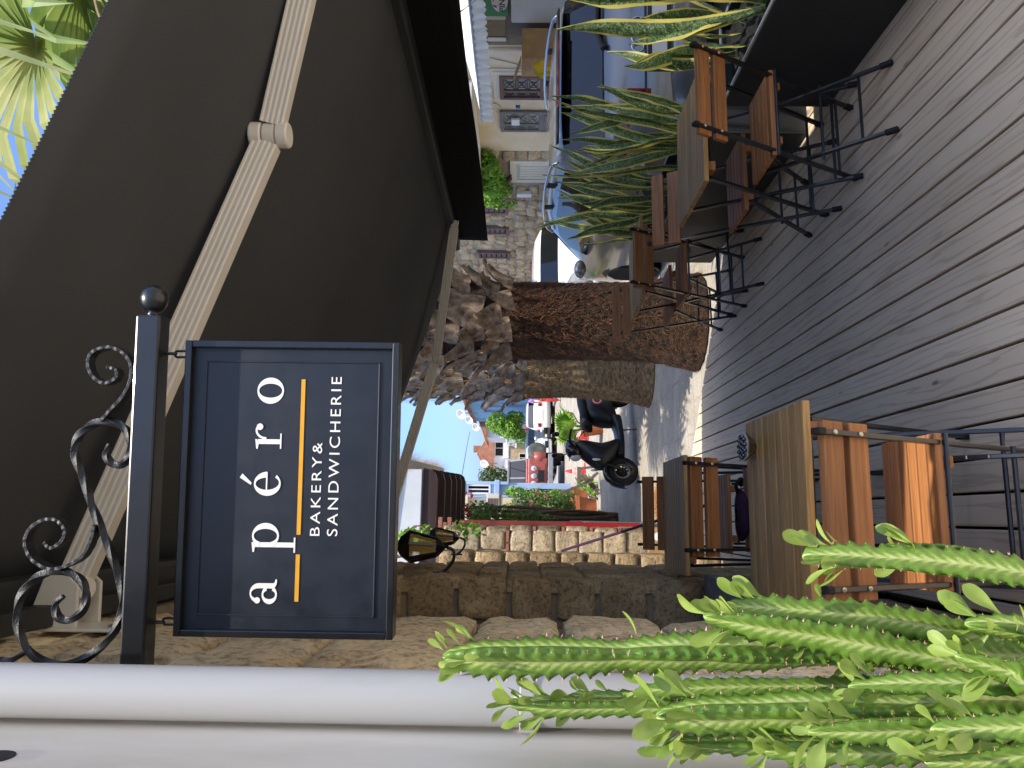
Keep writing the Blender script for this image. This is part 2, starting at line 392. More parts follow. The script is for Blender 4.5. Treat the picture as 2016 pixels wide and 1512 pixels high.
def masonry(parent, o, ex, L, z0, z1, nrm, hr, wr, gap=0.012, depth=0.06, meshes=ST_TAN, holes=(), seed=1, brick=0.0, tilt=0.02, jit=0.0):
    """coursed stones on a wall face; o = start of the run, ex = direction, nrm = outward; every stone is its own object"""
    q = random.Random(seed); o = Vector(o); ex = Vector(ex); nr = Vector(nrm); rz = math.atan2(nr.y, nr.x)-PI/2; z = z0; cnt = 0
    while z < z1-0.03:
        h = q.uniform(*hr)
        if z1-(z+h) < hr[0]*0.7: h = z1-z
        x = 0.0
        while x < L-0.02:
            wd = q.uniform(*wr)
            if L-(x+wd) < wr[0]*0.6: wd = L-x
            cxx, czz = x+wd/2, z+h/2
            if not any(a < cxx < b and c < czz < d for a, b, c, d in holes):
                p = o+ex*cxx+Vector((0, 0, czz))+nr*(q.uniform(-0.012, 0.012))+Vector((0, 0, q.uniform(-jit, jit)))+ex*q.uniform(-jit, jit)
                st = link('stone', q.choice(meshes), parent, p, (q.uniform(-tilt, tilt), q.uniform(-tilt, tilt), rz), (wd-gap+q.uniform(-jit, jit)*0.8, depth, h-gap+q.uniform(-jit, jit)*0.8)); cnt += 1
            x += wd
        z += h
        if brick and q.random() < 0.5 and z < z1-0.1:
            x = 0.0
            while x < L-0.02:
                wd = min(q.uniform(0.16, 0.22), L-x)
                p = o+ex*(x+wd/2)+Vector((0, 0, z+brick/2))+nr*0.004
                link('brick', BRICK, parent, p, (0, 0, rz), (wd-0.012, depth*0.9, brick-0.012)); x += wd
            z += brick
    return cnt
bm_ = MB().box((0, 0, 0), (1, 1, 1)); BRICK = bm_.mesh('brick', M['brick'])

WX = -0.29
# near plastered wall with its hole
t = thing('plaster_wall', 'beige plastered house wall behind the grey downpipe at the left', 'wall')
MB().bb(-0.7, WX+0.012, -1.4, 1.16, GZ, 3.3).build('wall_face', M['plaster'], t)
MB().lathe([(0.0, 0), (0.024, 0), (0.024, 0.0012), (0.0, 0.0014)], (WX+0.012, 0.925, 2.048), 20, (1, 0, 0)).build('vent_hole', M['dark'], t)
# long stone wall of the cafe
t = thing('stone_wall', 'shaded tan stone wall of the cafe with window niche behind the left tables', 'wall')
back = MB()
back.bb(-0.7, WX-0.035, 1.165, 2.35, GZ, 2.95); back.bb(-0.7, WX-0.035, 2.35, 3.85, GZ, 0.5); back.bb(-0.7, WX+0.002, 2.35, 3.85, 2.55, 2.95)
back.bb(-1.6, WX-0.035, 3.885, 5.28, GZ, 2.95); back.bb(-0.82, -0.75, 2.30, 3.9, 0.4, 2.7)
back.bb(-1.6, WX-0.035, 6.535, 6.98, GZ, 2.16); back.bb(-1.6, -0.85, 5.2, 6.6, GZ, 2.16)
back.bb(-4.0, WX-0.02, 1.17, 5.28, 2.96, 3.3); back.bb(-4.0, -0.7, 1.17, 2.35, GZ, 2.955); back.bb(-0.9, -0.68, 2.3, 3.9, 2.5, 2.955); back.bb(-4, -0.85, 5.2, 6.98, 2.17, 2.5)
back.build('mortar', M['mortar'], t)
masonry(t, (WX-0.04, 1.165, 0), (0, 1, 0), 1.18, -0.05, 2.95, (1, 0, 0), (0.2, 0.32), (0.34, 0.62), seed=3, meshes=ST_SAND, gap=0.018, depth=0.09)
masonry(t, (WX-0.04, 2.35, 0), (0, 1, 0), 1.5, -0.05, 0.5, (1, 0, 0), (0.17, 0.24), (0.25, 0.4), seed=4)
masonry(t, (-0.76, 3.89, 0), (1, 0, 0), 0.48, 0.56, 2.6, (0, -1, 0), (0.2, 0.265), (0.22, 0.26), seed=15, gap=0.03, depth=0.09)
masonry(t, (WX-0.04, 3.86, 0), (0, 1, 0), 1.4, -0.05, 2.95, (1, 0, 0), (0.15, 0.26), (0.22, 0.45), seed=6)
masonry(t, (-0.85, 6.54, 0), (1, 0, 0), 0.565, GZ, 2.14, (0, -1, 0), (0.19, 0.26), (0.2, 0.3), seed=7, gap=0.02, depth=0.08)
masonry(t, (WX-0.04, 6.55, 0), (0, 1, 0), 0.43, GZ, 2.14, (1, 0, 0), (0.19, 0.26), (0.2, 0.3), seed=8)
MB().bb(-0.74, WX+0.03, 2.36, 3.84, 0.505, 0.565).build('window_sill', M['concrete'], t, bevel=0.008)
# sunlit pier further down
t = thing('stone_pier', 'sunlit pale stone pier with red brick courses beyond the shaded wall', 'wall')
MB().bb(-2.4, -0.145, 8.54, 9.0, GZ, 2.3).build('mortar', M['mortar2'], t)
masonry(t, (-1.2, 8.53, 0), (1, 0, 0), 1.06, GZ, 2.3, (0, -1, 0), (0.24, 0.29), (0.22, 0.4), seed=21, brick=0.045, meshes=ST_LIT, depth=0.07, gap=0.02)
masonry(t, (-0.13, 8.51, 0), (0, 1, 0), 0.5, GZ, 2.3, (1, 0, 0), (0.24, 0.29), (0.22, 0.4), seed=22, brick=0.045, meshes=ST_LIT, depth=0.05)
# corrugated sheets along the yard, on a low grey wall
t = thing('corrugated_fence', 'red corrugated sheet fence seen almost edge on behind the pier', 'fence')
M['redsheet'] = pm('red_painted_sheet', '#6e2f26', '#8d4234', 6, 0.6, 0.1, 0.003, metal=0.1)
for i, y0 in enumerate((9.05, 10.3, 11.55)):
    def f(u, v, y0=y0, i=i): return (-0.12+0.012*i+0.016*math.sin(u*2*PI*9), y0+u*1.2, 0.72+v*1.45)
    MB().grid(f, 90, 1).build('sheet', M['redsheet'], t, solid=0.006)
MB().bb(-0.135, -0.045, 9.005, 9.035, 0.74, 2.16).build('end_board', M['redsheet'], t, bevel=0.004)
MB().bb(-0.15, -0.05, 8.94, 9.0, 0.1, 0.95).build('post', pm('bright_red_post', '#9a1f1c', None, 5, 0.5, 0), t)
MB().bb(-0.24, -0.05, 9.06, 12.9, GZ, 0.66).build('plinth', M['concrete'], t, bevel=0.01)
# ================================================================ downpipe
M['pvc'] = pm('grey_pvc', '#999894', '#adacaa', 5, 0.38, 0.06, 0.002, (1, 1, 0.25), lo=0.28, hi=0.5)
t = thing('downpipe', 'light grey round downpipe with one clamp on the beige wall at the left edge', 'pipe', (-0.238, 1.075, GZ))
MB().lathe([(0.0345, 0), (0.0345, 3.6)], n=40, cap=False).build('pipe', M['pvc'], t, smooth=True)
c = MB().lathe([(0.0365, 1.63), (0.0375, 1.632), (0.0375, 1.648), (0.0365, 1.65)], n=40, cap=False)
c.bb(-0.045, -0.034, -0.008, 0.008, 1.63, 1.65); c.build('clamp', M['pvc'], t)

# ================================================================ awning
A_N, A_F, A_X = 1.34, 5.44, 1.965
def fz(x): return 2.68-0.333*(x+0.18)
M['fabric'] = leafmat('charcoal_awning_fabric', '#47494c', '#4d4f52', 2.0, 0.9, 0.2)
M['valance'] = pm('black_valance_fabric', '#161616', '#1b1b1b', 3.0, 0.9, 0.05, 0.002, spec=0.15)
M['armpaint'] = pm('cream_powder_coat', '#d8d4c9', '#dedad0', 5, 0.45, 0.03, 0.001)
t = thing('folding_arm_awning', 'large charcoal folding arm awning with cream arms over the tables', 'awning', (WX, A_N, 2.6))
O = Vector((WX, A_N, 2.6))
def aw(m, *a, **k): o = m.build(*a, **k); o.location = -O; o.parent = t; return o
m = MB(); nx, ny = 24, 180
def fab(u, v):
    x = -0.17+u*(A_X+0.15); y = A_N+v*(A_F-A_N)
    s = -0.035*math.sin(PI*u)*(1-0.35*math.sin(PI*v))+0.006*math.sin(v*19+u*2)*math.sin(PI*u)
    return (x, y, fz(x)+s)
def fabn(u, v): return fab(u, v)
m.grid(fabn, nx, 40)
aw(m, 'fabric', M['fabric'], smooth=True, solid=0.003)
# stitched tooth edge on the near and far hems
for nm, yy, sg in (('hem', A_N, -1), ('hem', A_F, 1)):
    m = MB(); n = 260
    for i in range(n):
        u0, u1 = i/n, (i+1)/n; a = Vector(fab(u0, 0 if sg < 0 else 1)); b = Vector(fab(u1, 0 if sg < 0 else 1)); c = (a+b)/2+Vector((0, sg*0.005, 0))
        m.add([a, b, c, a+V(0, 0, 0.003), b+V(0, 0, 0.003), c+V(0, 0, 0.003)], [(0, 1, 2), (5, 4, 3), (0, 3, 4, 1), (1, 4, 5, 2), (2, 5, 3, 0)])
    aw(m, nm, M['fabric'])
m = MB().bb(-0.285, -0.16, A_N-0.02, A_F+0.04, 2.64, 2.79); aw(m, 'cassette', M['anthracite'], bevel=0.02)
m = MB().bb(-0.275, -0.225, 1.55, A_F-0.1, 2.565, 2.615); aw(m, 'torsion_bar', M['anthracite'], bevel=0.004)
m = MB().bb(A_X-0.03, A_X+0.05, A_N-0.01, A_F+0.01, 1.93, 2.02); aw(m, 'front_bar', M['anthracite'], bevel=0.012)
def val(u, v): return (A_X+0.056+0.006*math.sin(u*23)*v, A_N+u*(A_F-A_N), 1.995-0.275*v-0.004*math.sin(u*11)*v)
m = MB().grid(val, 60, 6); aw(m, 'valance', M['valance'], smooth=True, solid=0.003)
# arm extrusions: grooved box profile
def armprof(h, w, n=5, g=0.0035):
    P = []; L = []
    for i in range(n):
        a, b = -h/2+h*i/n, -h/2+h*(i+1)/n
        P += [(a+0.002, w/2-g), (a+0.005, w/2), (b-0.005, w/2), (b-0.002, w/2-g)]
    Q = [(x, -y) for x, y in reversed(P)]
    return P+Q
def arm(name, p, e, f, h=0.078, w=0.045):
    p, e, f = Vector(p), Vector(e), Vector(f)
    d1 = (e-p).normalized(); d2 = (f-e).normalized()
    pr = armprof(h, w)
    m = MB().tube([p, e-d1*0.03], 1.0, prof=pr, up=(0, 0, 1)); a = aw(m, 'rear_arm', M['armpaint'])
    m = MB().tube([e+d2*0.03, f], 1.0, prof=armprof(h*0.92, w), up=(0, 0, 1)); b = aw(m, 'front_arm', M['armpaint'])
    m = MB()
    up = d1.cross(d2)
    for z0, z1, r in ((-0.055, -0.02, 0.036), (-0.018, 0.018, 0.033), (0.02, 0.055, 0.036)):
        m.lathe([(0.0, z0), (r-0.004, z0), (r, z0+0.004), (r, z1-0.004), (r-0.004, z1), (0.0, z1)], e, 20, (0, 0, 1))
    aw(m, 'elbow', M['armpaint'], smooth=True, auto=40)
    m = MB(); m.bar(f-d2*0.03, f+d2*0.06, 0.03, 0.05); aw(m, 'arm_tip', M['armpaint'], bevel=0.006)
arm('a', (-0.20, 1.95, 2.565), (1.055, 2.02, 2.175), (1.9, 1.80, 1.955))
arm('b', (-0.20, 5.32, 2.41), (1.09, 5.36, 2.075), (1.91, 4.94, 1.93), 0.07)
for yy, zz in ((1.95, 2.56), (5.32, 2.42)):
    m = MB(); m.bb(-0.285, -0.277, yy-0.07, yy+0.07, zz-0.16, zz+0.06)
    for s in (-1, 1): m.prism([(0, -0.05), (0.1, -0.045), (0.13, -0.01), (0.12, 0.04), (0.05, 0.06), (0, 0.06)], lambda a, b, s=s: (-0.278+a, yy+s*0.045, zz+b), (0, 0.012*s, 0))
    m.lathe([(0, -0.06), (0.028, -0.06), (0.028, 0.06), (0, 0.06)], (-0.19, yy, zz+0.01), 18, (0, 0.3, 1))
    aw(m, 'wall_bracket', M['armpaint'], bevel=0.003)
    m = MB()
    for dy in (-0.045, 0.045): m.lathe([(0.008, 0), (0.008, 0.006), (0, 0.009)], (-0.277, yy+dy, zz-0.13), 6, (1, 0, 0))
    aw(m, 'bolt', pm('zinc_bolt_%d' % int(yy), '#9b978c', None, 8, 0.35, 0, metal=0.9), bevel=0)
m = MB().bb(-0.285, -0.272, 1.36, 1.5, 2.42, 2.62); aw(m, 'end_plate', M['armpaint'], bevel=0.004)
def at_(x, y, Y=1.40): d = Fw+Rt*((756-y)/1514)+Up*((1008-x)/1514); return Vector((0, 0, EYE))+d*(Y/d.y)
# pale strap hanging from the fabric
t2 = thing('awning_strap', 'short pale curved strap hanging below the awning near the top corner', 'strap', (0.9, 1.4, 2.2))
pts = catmull([at_(185, -12), at_(192, 20), at_(200, 40), at_(212, 54)], 6)
m = MB().tube(pts, 1.0, prof=[(-0.004, -0.002), (0.004, -0.002), (0.004, 0.002), (-0.004, 0.002)], up=(0, 1, 0))
o = m.build('webbing', pm('worn_webbing', '#8f7d5c', '#a08d6a', 30, 0.9, 0.2), t2); o.location = (-0.9, -1.4, -2.2)

# ================================================================ hanging sign
SO = Vector((-0.272, 1.362, 2.10)); SR = R(-5.6)
t = thing('sign_bracket', 'black wrought iron bracket with twisted scrolls and ball end above the sign', 'bracket', SO, SR)
MB().bb(0, 0.612, -0.021, 0.021, -0.021, 0.021).build('bar', M['blackmetal'], t, bevel=0.004)
m = MB().lathe([(0.006, 0.61), (0.011, 0.615), (0.008, 0.619), (0.015, 0.622), (0.0215, 0.632), (0.0235, 0.643), (0.0215, 0.654), (0.014, 0.663), (0.004, 0.667)], n=24, axis=(1, 0, 0))
m.build('ball_finial', M['blackmetal'], t, smooth=True)
MB().bb(-0.008, 0.001, -0.018, 0.018, -0.07, 0.36).build('wall_plate', M['blackmetal'], t, bevel=0.002)
def zs(zx, zy):
    # points of the scrolls as read along the bracket: distance from the wall and height above the bar
    x, y = zx/1.89, 560+zy/1.89
    return Vector(((1318-y)*0.000885, 0, (268+(1318-y)*0.0423-x)*0.00088))
S1 = [(235, 1160), (205, 1190), (215, 1235), (260, 1245), (305, 1210), (318, 1150), (295, 1100), (235, 1070), (165, 1080), (105, 1120), (68, 1190), (70, 1280), (110, 1360), (180, 1400), (270, 1400), (350, 1360), (420, 1290), (452, 1210), (452, 1140), (430, 1060), (400, 980), (365, 900), (335, 830), (310, 750), (285, 690), (268, 630), (285, 575), (330, 535), (390, 520), (450, 540), (478, 590), (475, 645), (445, 680), (405, 672), (385, 640), (400, 605)]
S2 = [(170, 965), (195, 985), (235, 960), (245, 920), (215, 885), (165, 885), (115, 920), (100, 975), (130, 1030), (190, 1060), (250, 1050), (310, 1015), (345, 950), (355, 900)]
S3 = [(395, 320), (430, 330), (430, 360), (385, 380), (340, 350), (325, 300), (345, 262), (400, 245), (455, 265), (486, 310), (484, 370), (455, 430), (410, 480), (375, 520)]
S4 = [(-120, 1340), (-60, 1385), (0, 1398), (50, 1390), (98, 1362)]
M['iron'] = pm('hammered_black_iron', '#0c0d0f', '#17191c', 60, 0.48, 0.5, 0.003)
sq = [(-0.5, -0.5), (0.5, -0.5), (0.5, 0.5), (-0.5, 0.5)]
def scroll(P, flat, wdt):
    pts = catmull([zs(*p) for p in P], 12); n = len(pts)
    if flat:
        rr = [1.0+0.05*math.sin(i*1.05) for i in range(n)]
        m = MB().tube(pts, rr, prof=[(x*wdt*0.55, y*wdt*1.9) for x, y in sq], up=(0.3, 0, 1))
    else:
        rr = [lerp(0.6, 1, sm(min(i, n-1-i)/25)) for i in range(n)]
        m = MB().tube(pts, rr, prof=[(x*wdt, y*wdt) for x, y in sq], twist=0.085, up=(0.3, 0, 1))
    fixn(m.build('scroll', M['iron'], t, bevel=0.0012))
scroll(S1, False, 0.0115); scroll(S2, True, 0.011); scroll(S3, True, 0.011); scroll(S4, False, 0.0115)

t = thing('hanging_sign', 'dark navy bakery sign board with white lettering and yellow line hanging on chains', 'sign', SO, SR)
def navy():
    m, nt, bs = nodes('navy_sign_paint'); L = nt.links
    v = coords(nt, 'obj', (1, 1, 1), False)
    n = nd(nt, 'ShaderNodeTexNoise', Scale=18, Detail=6, Roughness=0.7); L.new(v, n.inputs['Vector'])
    n2 = nd(nt, 'ShaderNodeTexNoise', Scale=160, Detail=3); L.new(v, n2.inputs['Vector'])
    c = ramp(nt, n.outputs[0], [(0.3, lin('#0a121d')), (0.7, lin('#0f1927'))])
    c = mix(nt, 1.0, c, ramp(nt, n2.outputs[0], [(0.72, (1, 1, 1)), (0.8, (2.2, 2.0, 1.8))]), 'MULTIPLY')
    L.new(c, bs.inputs['Base Color']); L.new(ramp(nt, n.outputs[0], [(0.3, (0.38,)*3), (0.7, (0.55,)*3)]), bs.inputs['Roughness'])
    bump(nt, bs, n2.outputs[0], 0.08, 0.001); return m
M['navy'] = navy()
X0, X1, Z0, Z1, YP = 0.060, 0.572, -0.432, -0.054, 0.022
MB().bb(X0+0.004, X1-0.004, YP, YP+0.02, Z0+0.004, Z1-0.004).build('panel', M['navy'], t)
for (a, b, c, d) in ((X0, X1, Z1-0.012, Z1), (X0, X1, Z0, Z0+0.012), (X0, X0+0.012, Z0+0.0122, Z1-0.0122), (X1-0.012, X1, Z0+0.0122, Z1-0.0122)):
    MB().bb(a, b, YP-0.013, YP+0.024, c, d).build('frame_rail', M['blackmetal'], t, bevel=0.0018)
g = 0.034
for (a, b, c, d) in ((X0+g, X1-g, Z1-g-0.003, Z1-g), (X0+g, X1-g, Z0+g, Z0+g+0.003), (X0+g, X0+g+0.003, Z0+g, Z1-g), (X1-g-0.003, X1-g, Z0+g, Z1-g)):
    MB().bb(a, b, YP-0.0022, YP+0.001, c, d).build('inner_bead', M['navy'], t, bevel=0.0008)
M['signwhite'] = pm('white_sign_lettering', '#e9e6df', None, 10, 0.6, 0); M['signyellow'] = pm('yellow_sign_line', '#e0a21c', '#d89a18', 40, 0.6, 0)
yp = YP-0.0009; LAY = [0]
def lay(): LAY[0] += 1; return yp-0.00012*(LAY[0] % 6)
def flat(m, name, mat): return m.build(name, mat, t)
def strip(m, A, B, ox, oz, s):
    n = len(A); o = len(m.v); yl = lay()
    for p in list(A)+list(B): m.v.append((ox+p[0]*s, yl, oz+p[1]*s))
    for i in range(n-1): m.f.append((o+i, o+i+1, o+n+i+1, o+n+i))
def arc(cx, cz, rx, rz, a0, a1, n=24): return [(cx+rx*math.cos(R(a0+(a1-a0)*i/n)), cz+rz*math.sin(R(a0+(a1-a0)*i/n))) for i in range(n+1)]
def ell(m, cx, cz, rx, rz, ix, iz, ox, oz, s, a0=0, a1=360, dx=0): strip(m, arc(cx, cz, rx, rz, a0, a1, 36), arc(cx+dx, cz, ix, iz, a0, a1, 36), ox, oz, s)
def poly(m, P, ox, oz, s): o = len(m.v); yl = lay(); m.v += [(ox+x*s, yl, oz+z*s) for x, z in P]; m.f.append(tuple(range(o, o+len(P))))
def rect(m, x0, x1, z0, z1, ox, oz, s): poly(m, [(x0, z0), (x1, z0), (x1, z1), (x0, z1)], ox, oz, s)
s, bz = 0.0445, -0.2265
def L_a(m, ox):
    ell(m, 0.36, 0.27, 0.36, 0.30, 0.17, 0.23, ox, bz, s, 25, 335)
    rect(m, 0.60, 0.80, 0.13, 0.72, ox, bz, s)
    strip(m, arc(0.42, 0.68, 0.38, 0.36, 0, 165), arc(0.40, 0.68, 0.20, 0.30, 0, 165), ox, bz, s)
    poly(m, arc(0.14, 0.74, 0.12, 0.12, 0, 350, 16), ox, bz, s)
    strip(m, arc(0.87, 0.16, 0.27, 0.18, 180, 290, 10), arc(0.90, 0.16, 0.10, 0.11, 180, 290, 10), ox, bz, s)
def L_p(m, ox):
    rect(m, 0.14, 0.33, -0.62, 0.98, ox, bz, s); rect(m, -0.06, 0.53, -0.68, -0.62, ox, bz, s); poly(m, [(-0.05, 0.93), (0.14, 0.9), (0.33, 0.98), (0.33, 1.04), (-0.05, 0.99)], ox, bz, s)
    ell(m, 0.58, 0.5, 0.50, 0.53, 0.27, 0.46, ox, bz, s, -152, 152)
def L_e(m, ox):
    strip(m, arc(0.47, 0.5, 0.47, 0.53, 2, 318, 40), [(0.47+dx+ix*math.cos(R(a)), 0.5+iz*math.sin(R(a))) for a, ix, iz, dx in [(2+316*i/40, lerp(0.24, 0.24, 0), 0.46, 0.0 if i < 20 else 0.06*sm((i-20)/20)) for i in range(41)]], ox, bz, s)
    rect(m, 0.2, 0.93, 0.5, 0.555, ox, bz, s)
    poly(m, [(0.42, 1.16), (0.5, 1.12), (0.86, 1.5), (0.7, 1.6)], ox, bz, s)
def L_r(m, ox):
    rect(m, 0.14, 0.33, 0.04, 0.95, ox, bz, s); rect(m, -0.04, 0.56, 0, 0.055, ox, bz, s); poly(m, [(-0.05, 0.93), (0.14, 0.9), (0.33, 0.98), (0.33, 1.04), (-0.05, 0.99)], ox, bz, s)
    strip(m, arc(0.68, 0.6, 0.36, 0.44, 180, 70, 16), arc(0.68, 0.6, 0.27, 0.36, 180, 70, 16), ox, bz, s)
    poly(m, arc(0.82, 0.87, 0.13, 0.13, 0, 350, 16), ox, bz, s)
def L_o(m, ox): ell(m, 0.5, 0.5, 0.52, 0.53, 0.28, 0.46, ox, bz, s)
for fn, ox in ((L_a, 0.115), (L_p, 0.206), (L_e, 0.301), (L_r, 0.385), (L_o, 0.463)):
    m = MB(); fn(m, ox); flat(m, 'letter', M['signwhite'])
for a, b in ((0.120, 0.2005), (0.2345, 0.506)):
    MB().bb(a, b, yp-0.0002, yp+0.0005, -0.2655, -0.2585).build('yellow_line', M['signyellow'], t)
def text(txt, size, loc, rot, mat, parent, spacing=1.0, width=None, align='LEFT', extrude=0.0, name='lettering', bold=0.0):
    cu = bpy.data.curves.new(name, 'FONT'); cu.body = txt; cu.size = size; cu.space_character = spacing; cu.align_x = align; cu.extrude = extrude; cu.offset = bold
    ob = bpy.data.objects.new(name+'_tmp', cu); col.objects.link(ob)
    me = bpy.data.meshes.new_from_object(ob.evaluated_get(bpy.context.evaluated_depsgraph_get())); bpy.data.objects.remove(ob)
    if width:
        xs = [v.co.x for v in me.vertices]; k = width/(max(xs)-min(xs)); x0 = min(xs) if align == 'LEFT' else 0
        for v in me.vertices: v.co.x = (v.co.x-x0)*k
    me.materials.clear(); me.materials.append(mat)
    return link(name, me, parent, loc, rot)
text('BAKERY&', 0.0245, (0.233, yp, -0.2985), (PI/2, 0, 0), M['signwhite'], t, 1.3, 0.162)
text('SANDWICHERIE', 0.0262, (0.233, yp, -0.3295), (PI/2, 0, 0), M['signwhite'], t, 1.3, 0.278)
# chains: two links at each end
for cx in (0.083, 0.548):
    for k2 in range(2):
        ring = [(math.cos(a)*0.0055, math.sin(a)*0.0055+(0.006 if math.sin(a) > 0 else -0.006)) for a in [2*PI*i/20 for i in range(20)]]
        zc_ = -0.026-k2*0.017
        pts = [V(cx+(x if k2 else 0), 0.02+(0 if k2 else x), zc_+z) if k2 else V(cx, 0.012+x, zc_+z) for x, z in ring]
        MB().tube(pts, 0.0022, 6, wrap=True).build('chain_link', M['blackmetal'], t, smooth=True)

# ================================================================ wall lanterns
M['amber'] = glassy('clear_lantern_glass', '#d9b968', 0.08, 0.45)
M['bulb'] = pm('amber_bulb', '#b98a3a', '#d7b062', 30, 0.15, 0)
def lantern(label, loc, rz, sc_):
    t = thing('wall_lantern', label, 'lantern', loc, rz, 'black wall lanterns on the stone wall')
    S = sc_
    def B(m, n, mat, **k): o = m.build(n, mat, t, **k); o.scale = (S, S, S); return o
    B(MB().lathe([(0.004, -0.06), (0.012, -0.05), (0.006, -0.04), (0.03, -0.02), (0.05, 0.0), (0.055, 0.01), (0.05, 0.014)], n=6), 'base', M['blackmetal'])
    B(MB().lathe([(0.092, 0.16), (0.10, 0.165), (0.085, 0.185), (0.06, 0.22), (0.03, 0.235), (0.03, 0.25), (0.012, 0.262), (0.012, 0.275), (0.004, 0.295)], n=6), 'cap', M['blackmetal'])
    for k2 in range(6):
        a = 2*PI*k2/6; c, s2 = math.cos(a), math.sin(a); b = 2*PI*(k2+1)/6
        ax = V(0, 0, 1).orthogonal().normalized(); bx = V(0, 0, 1).cross(ax)
        d0 = ax*math.cos(a)+bx*math.sin(a); d1 = ax*math.cos(b)+bx*math.sin(b)
        B(MB().bar(d0*0.05+V(0, 0, 0.012), d0*0.088+V(0, 0, 0.163), 0.015), 'rib', M['blackmetal'])
        m = MB().add([d0*0.048+V(0, 0, 0.014), d1*0.048+V(0, 0, 0.014), d1*0.085+V(0, 0, 0.16), d0*0.085+V(0, 0, 0.16)], [(0, 1, 2, 3)])
        B(m, 'pane', M['amber'])
    B(MB().lathe([(0.004, 0.16), (0.016, 0.155), (0.016, 0.13), (0.03, 0.1), (0.03, 0.06), (0.02, 0.035), (0.003, 0.03)], n=14), 'bulb', M['bulb'], smooth=True)
    pts = catmull([(0, 0, -0.05), (-0.02, 0, -0.085), (-0.07, 0, -0.085), (-0.12, 0, -0.05), (-0.14, 0, -0.02)], 6)
    B(MB().tube(pts, 0.009, 8), 'arm', M['blackmetal'], smooth=True)
    m = MB().bb(-0.15, -0.135, -0.02, 0.02, -0.07, 0.03); B(m, 'back_plate', M['blackmetal'], bevel=0.006)
    return t
lantern('black wall lantern with amber bulb nearest the sign board', (-0.165, 4.15, 1.885), 0, 0.92)
lantern('smaller black wall lantern with amber bulb farther down the wall', (-0.145, 5.2, 1.89), 0, 0.75)
# ================================================================ cafe tables and chairs
M['acacia'] = wood('acacia_slat_wood', '#6b4022', '#a46a3a', '#bd8249', 'X', 0.55, 0.16, 70)
M['acacia_top'] = wood('greyed_acacia_wood', '#79592f', '#b58c52', '#c9a062', 'X', 0.6, 0.10, 80)
M['steel'] = pm('black_tube_steel', '#101216', '#191c21', 40, 0.38, 0.05, 0.001, coat=0.3)
M['screw'] = pm('zinc_screw', '#b9b5a6', None, 8, 0.35, 0, metal=0.8)
M['rubber'] = pm('black_rubber_foot', '#0a0a0b', None, 8, 0.7, 0)
def slat(parent, x0, x1, y0, y1, z0, z1, mat, rot=None, name='slat', bev=0.003):
    c = ((x0+x1)/2, (y0+y1)/2, (z0+z1)/2)
    o = MB().box((0, 0, 0), (x1-x0, y1-y0, z1-z0)).build(name, mat, parent, bevel=bev, loc=c)
    return o
def make_table():
    t = thing('slatted_table', 'x', 'table')
    W, D, H = 0.275, 0.268, 0.70; n = 9; p = 2*D/n
    for i in range(n): slat(t, -W, W, -D+i*p+0.0036, -D+(i+1)*p-0.0036, H-0.021, H, M['acacia_top'])
    for x in (-0.2, 0.2): slat(t, x-0.02, x+0.02, -D+0.012, D-0.012, H-0.052, H-0.022, M['acacia'], name='batten')
    for x, s in ((-0.232, 1), (0.232, 1)):
        MB().bar((x, -0.20, H-0.04), (x, 0.19, 0.02), 0.013, 0.022).build('leg', M['steel'], t, bevel=0.002)
        xi = x-0.018*(1 if x > 0 else -1)
        MB().bar((xi, 0.20, H-0.04), (xi, -0.19, 0.02), 0.013, 0.022).build('leg', M['steel'], t, bevel=0.002)
        for (xx, ya, yb) in ((x, 0.182, 0.196), (xi, -0.182, -0.196)):
            MB().bar((xx, ya, 0.04), (xx, yb, 0.004), 0.019, 0.026).build('foot', M['rubber'], t, bevel=0.003)
    for y, z, a in ((0.145, 0.1, 0.232), (-0.145, 0.1, 0.214), (-0.19, H-0.045, 0.232), (0.19, H-0.045, 0.214)):
        MB().tube([(-a, y, z), (a, y, z)], 0.007, 8).build('crossbar', M['steel'], t)
    return t
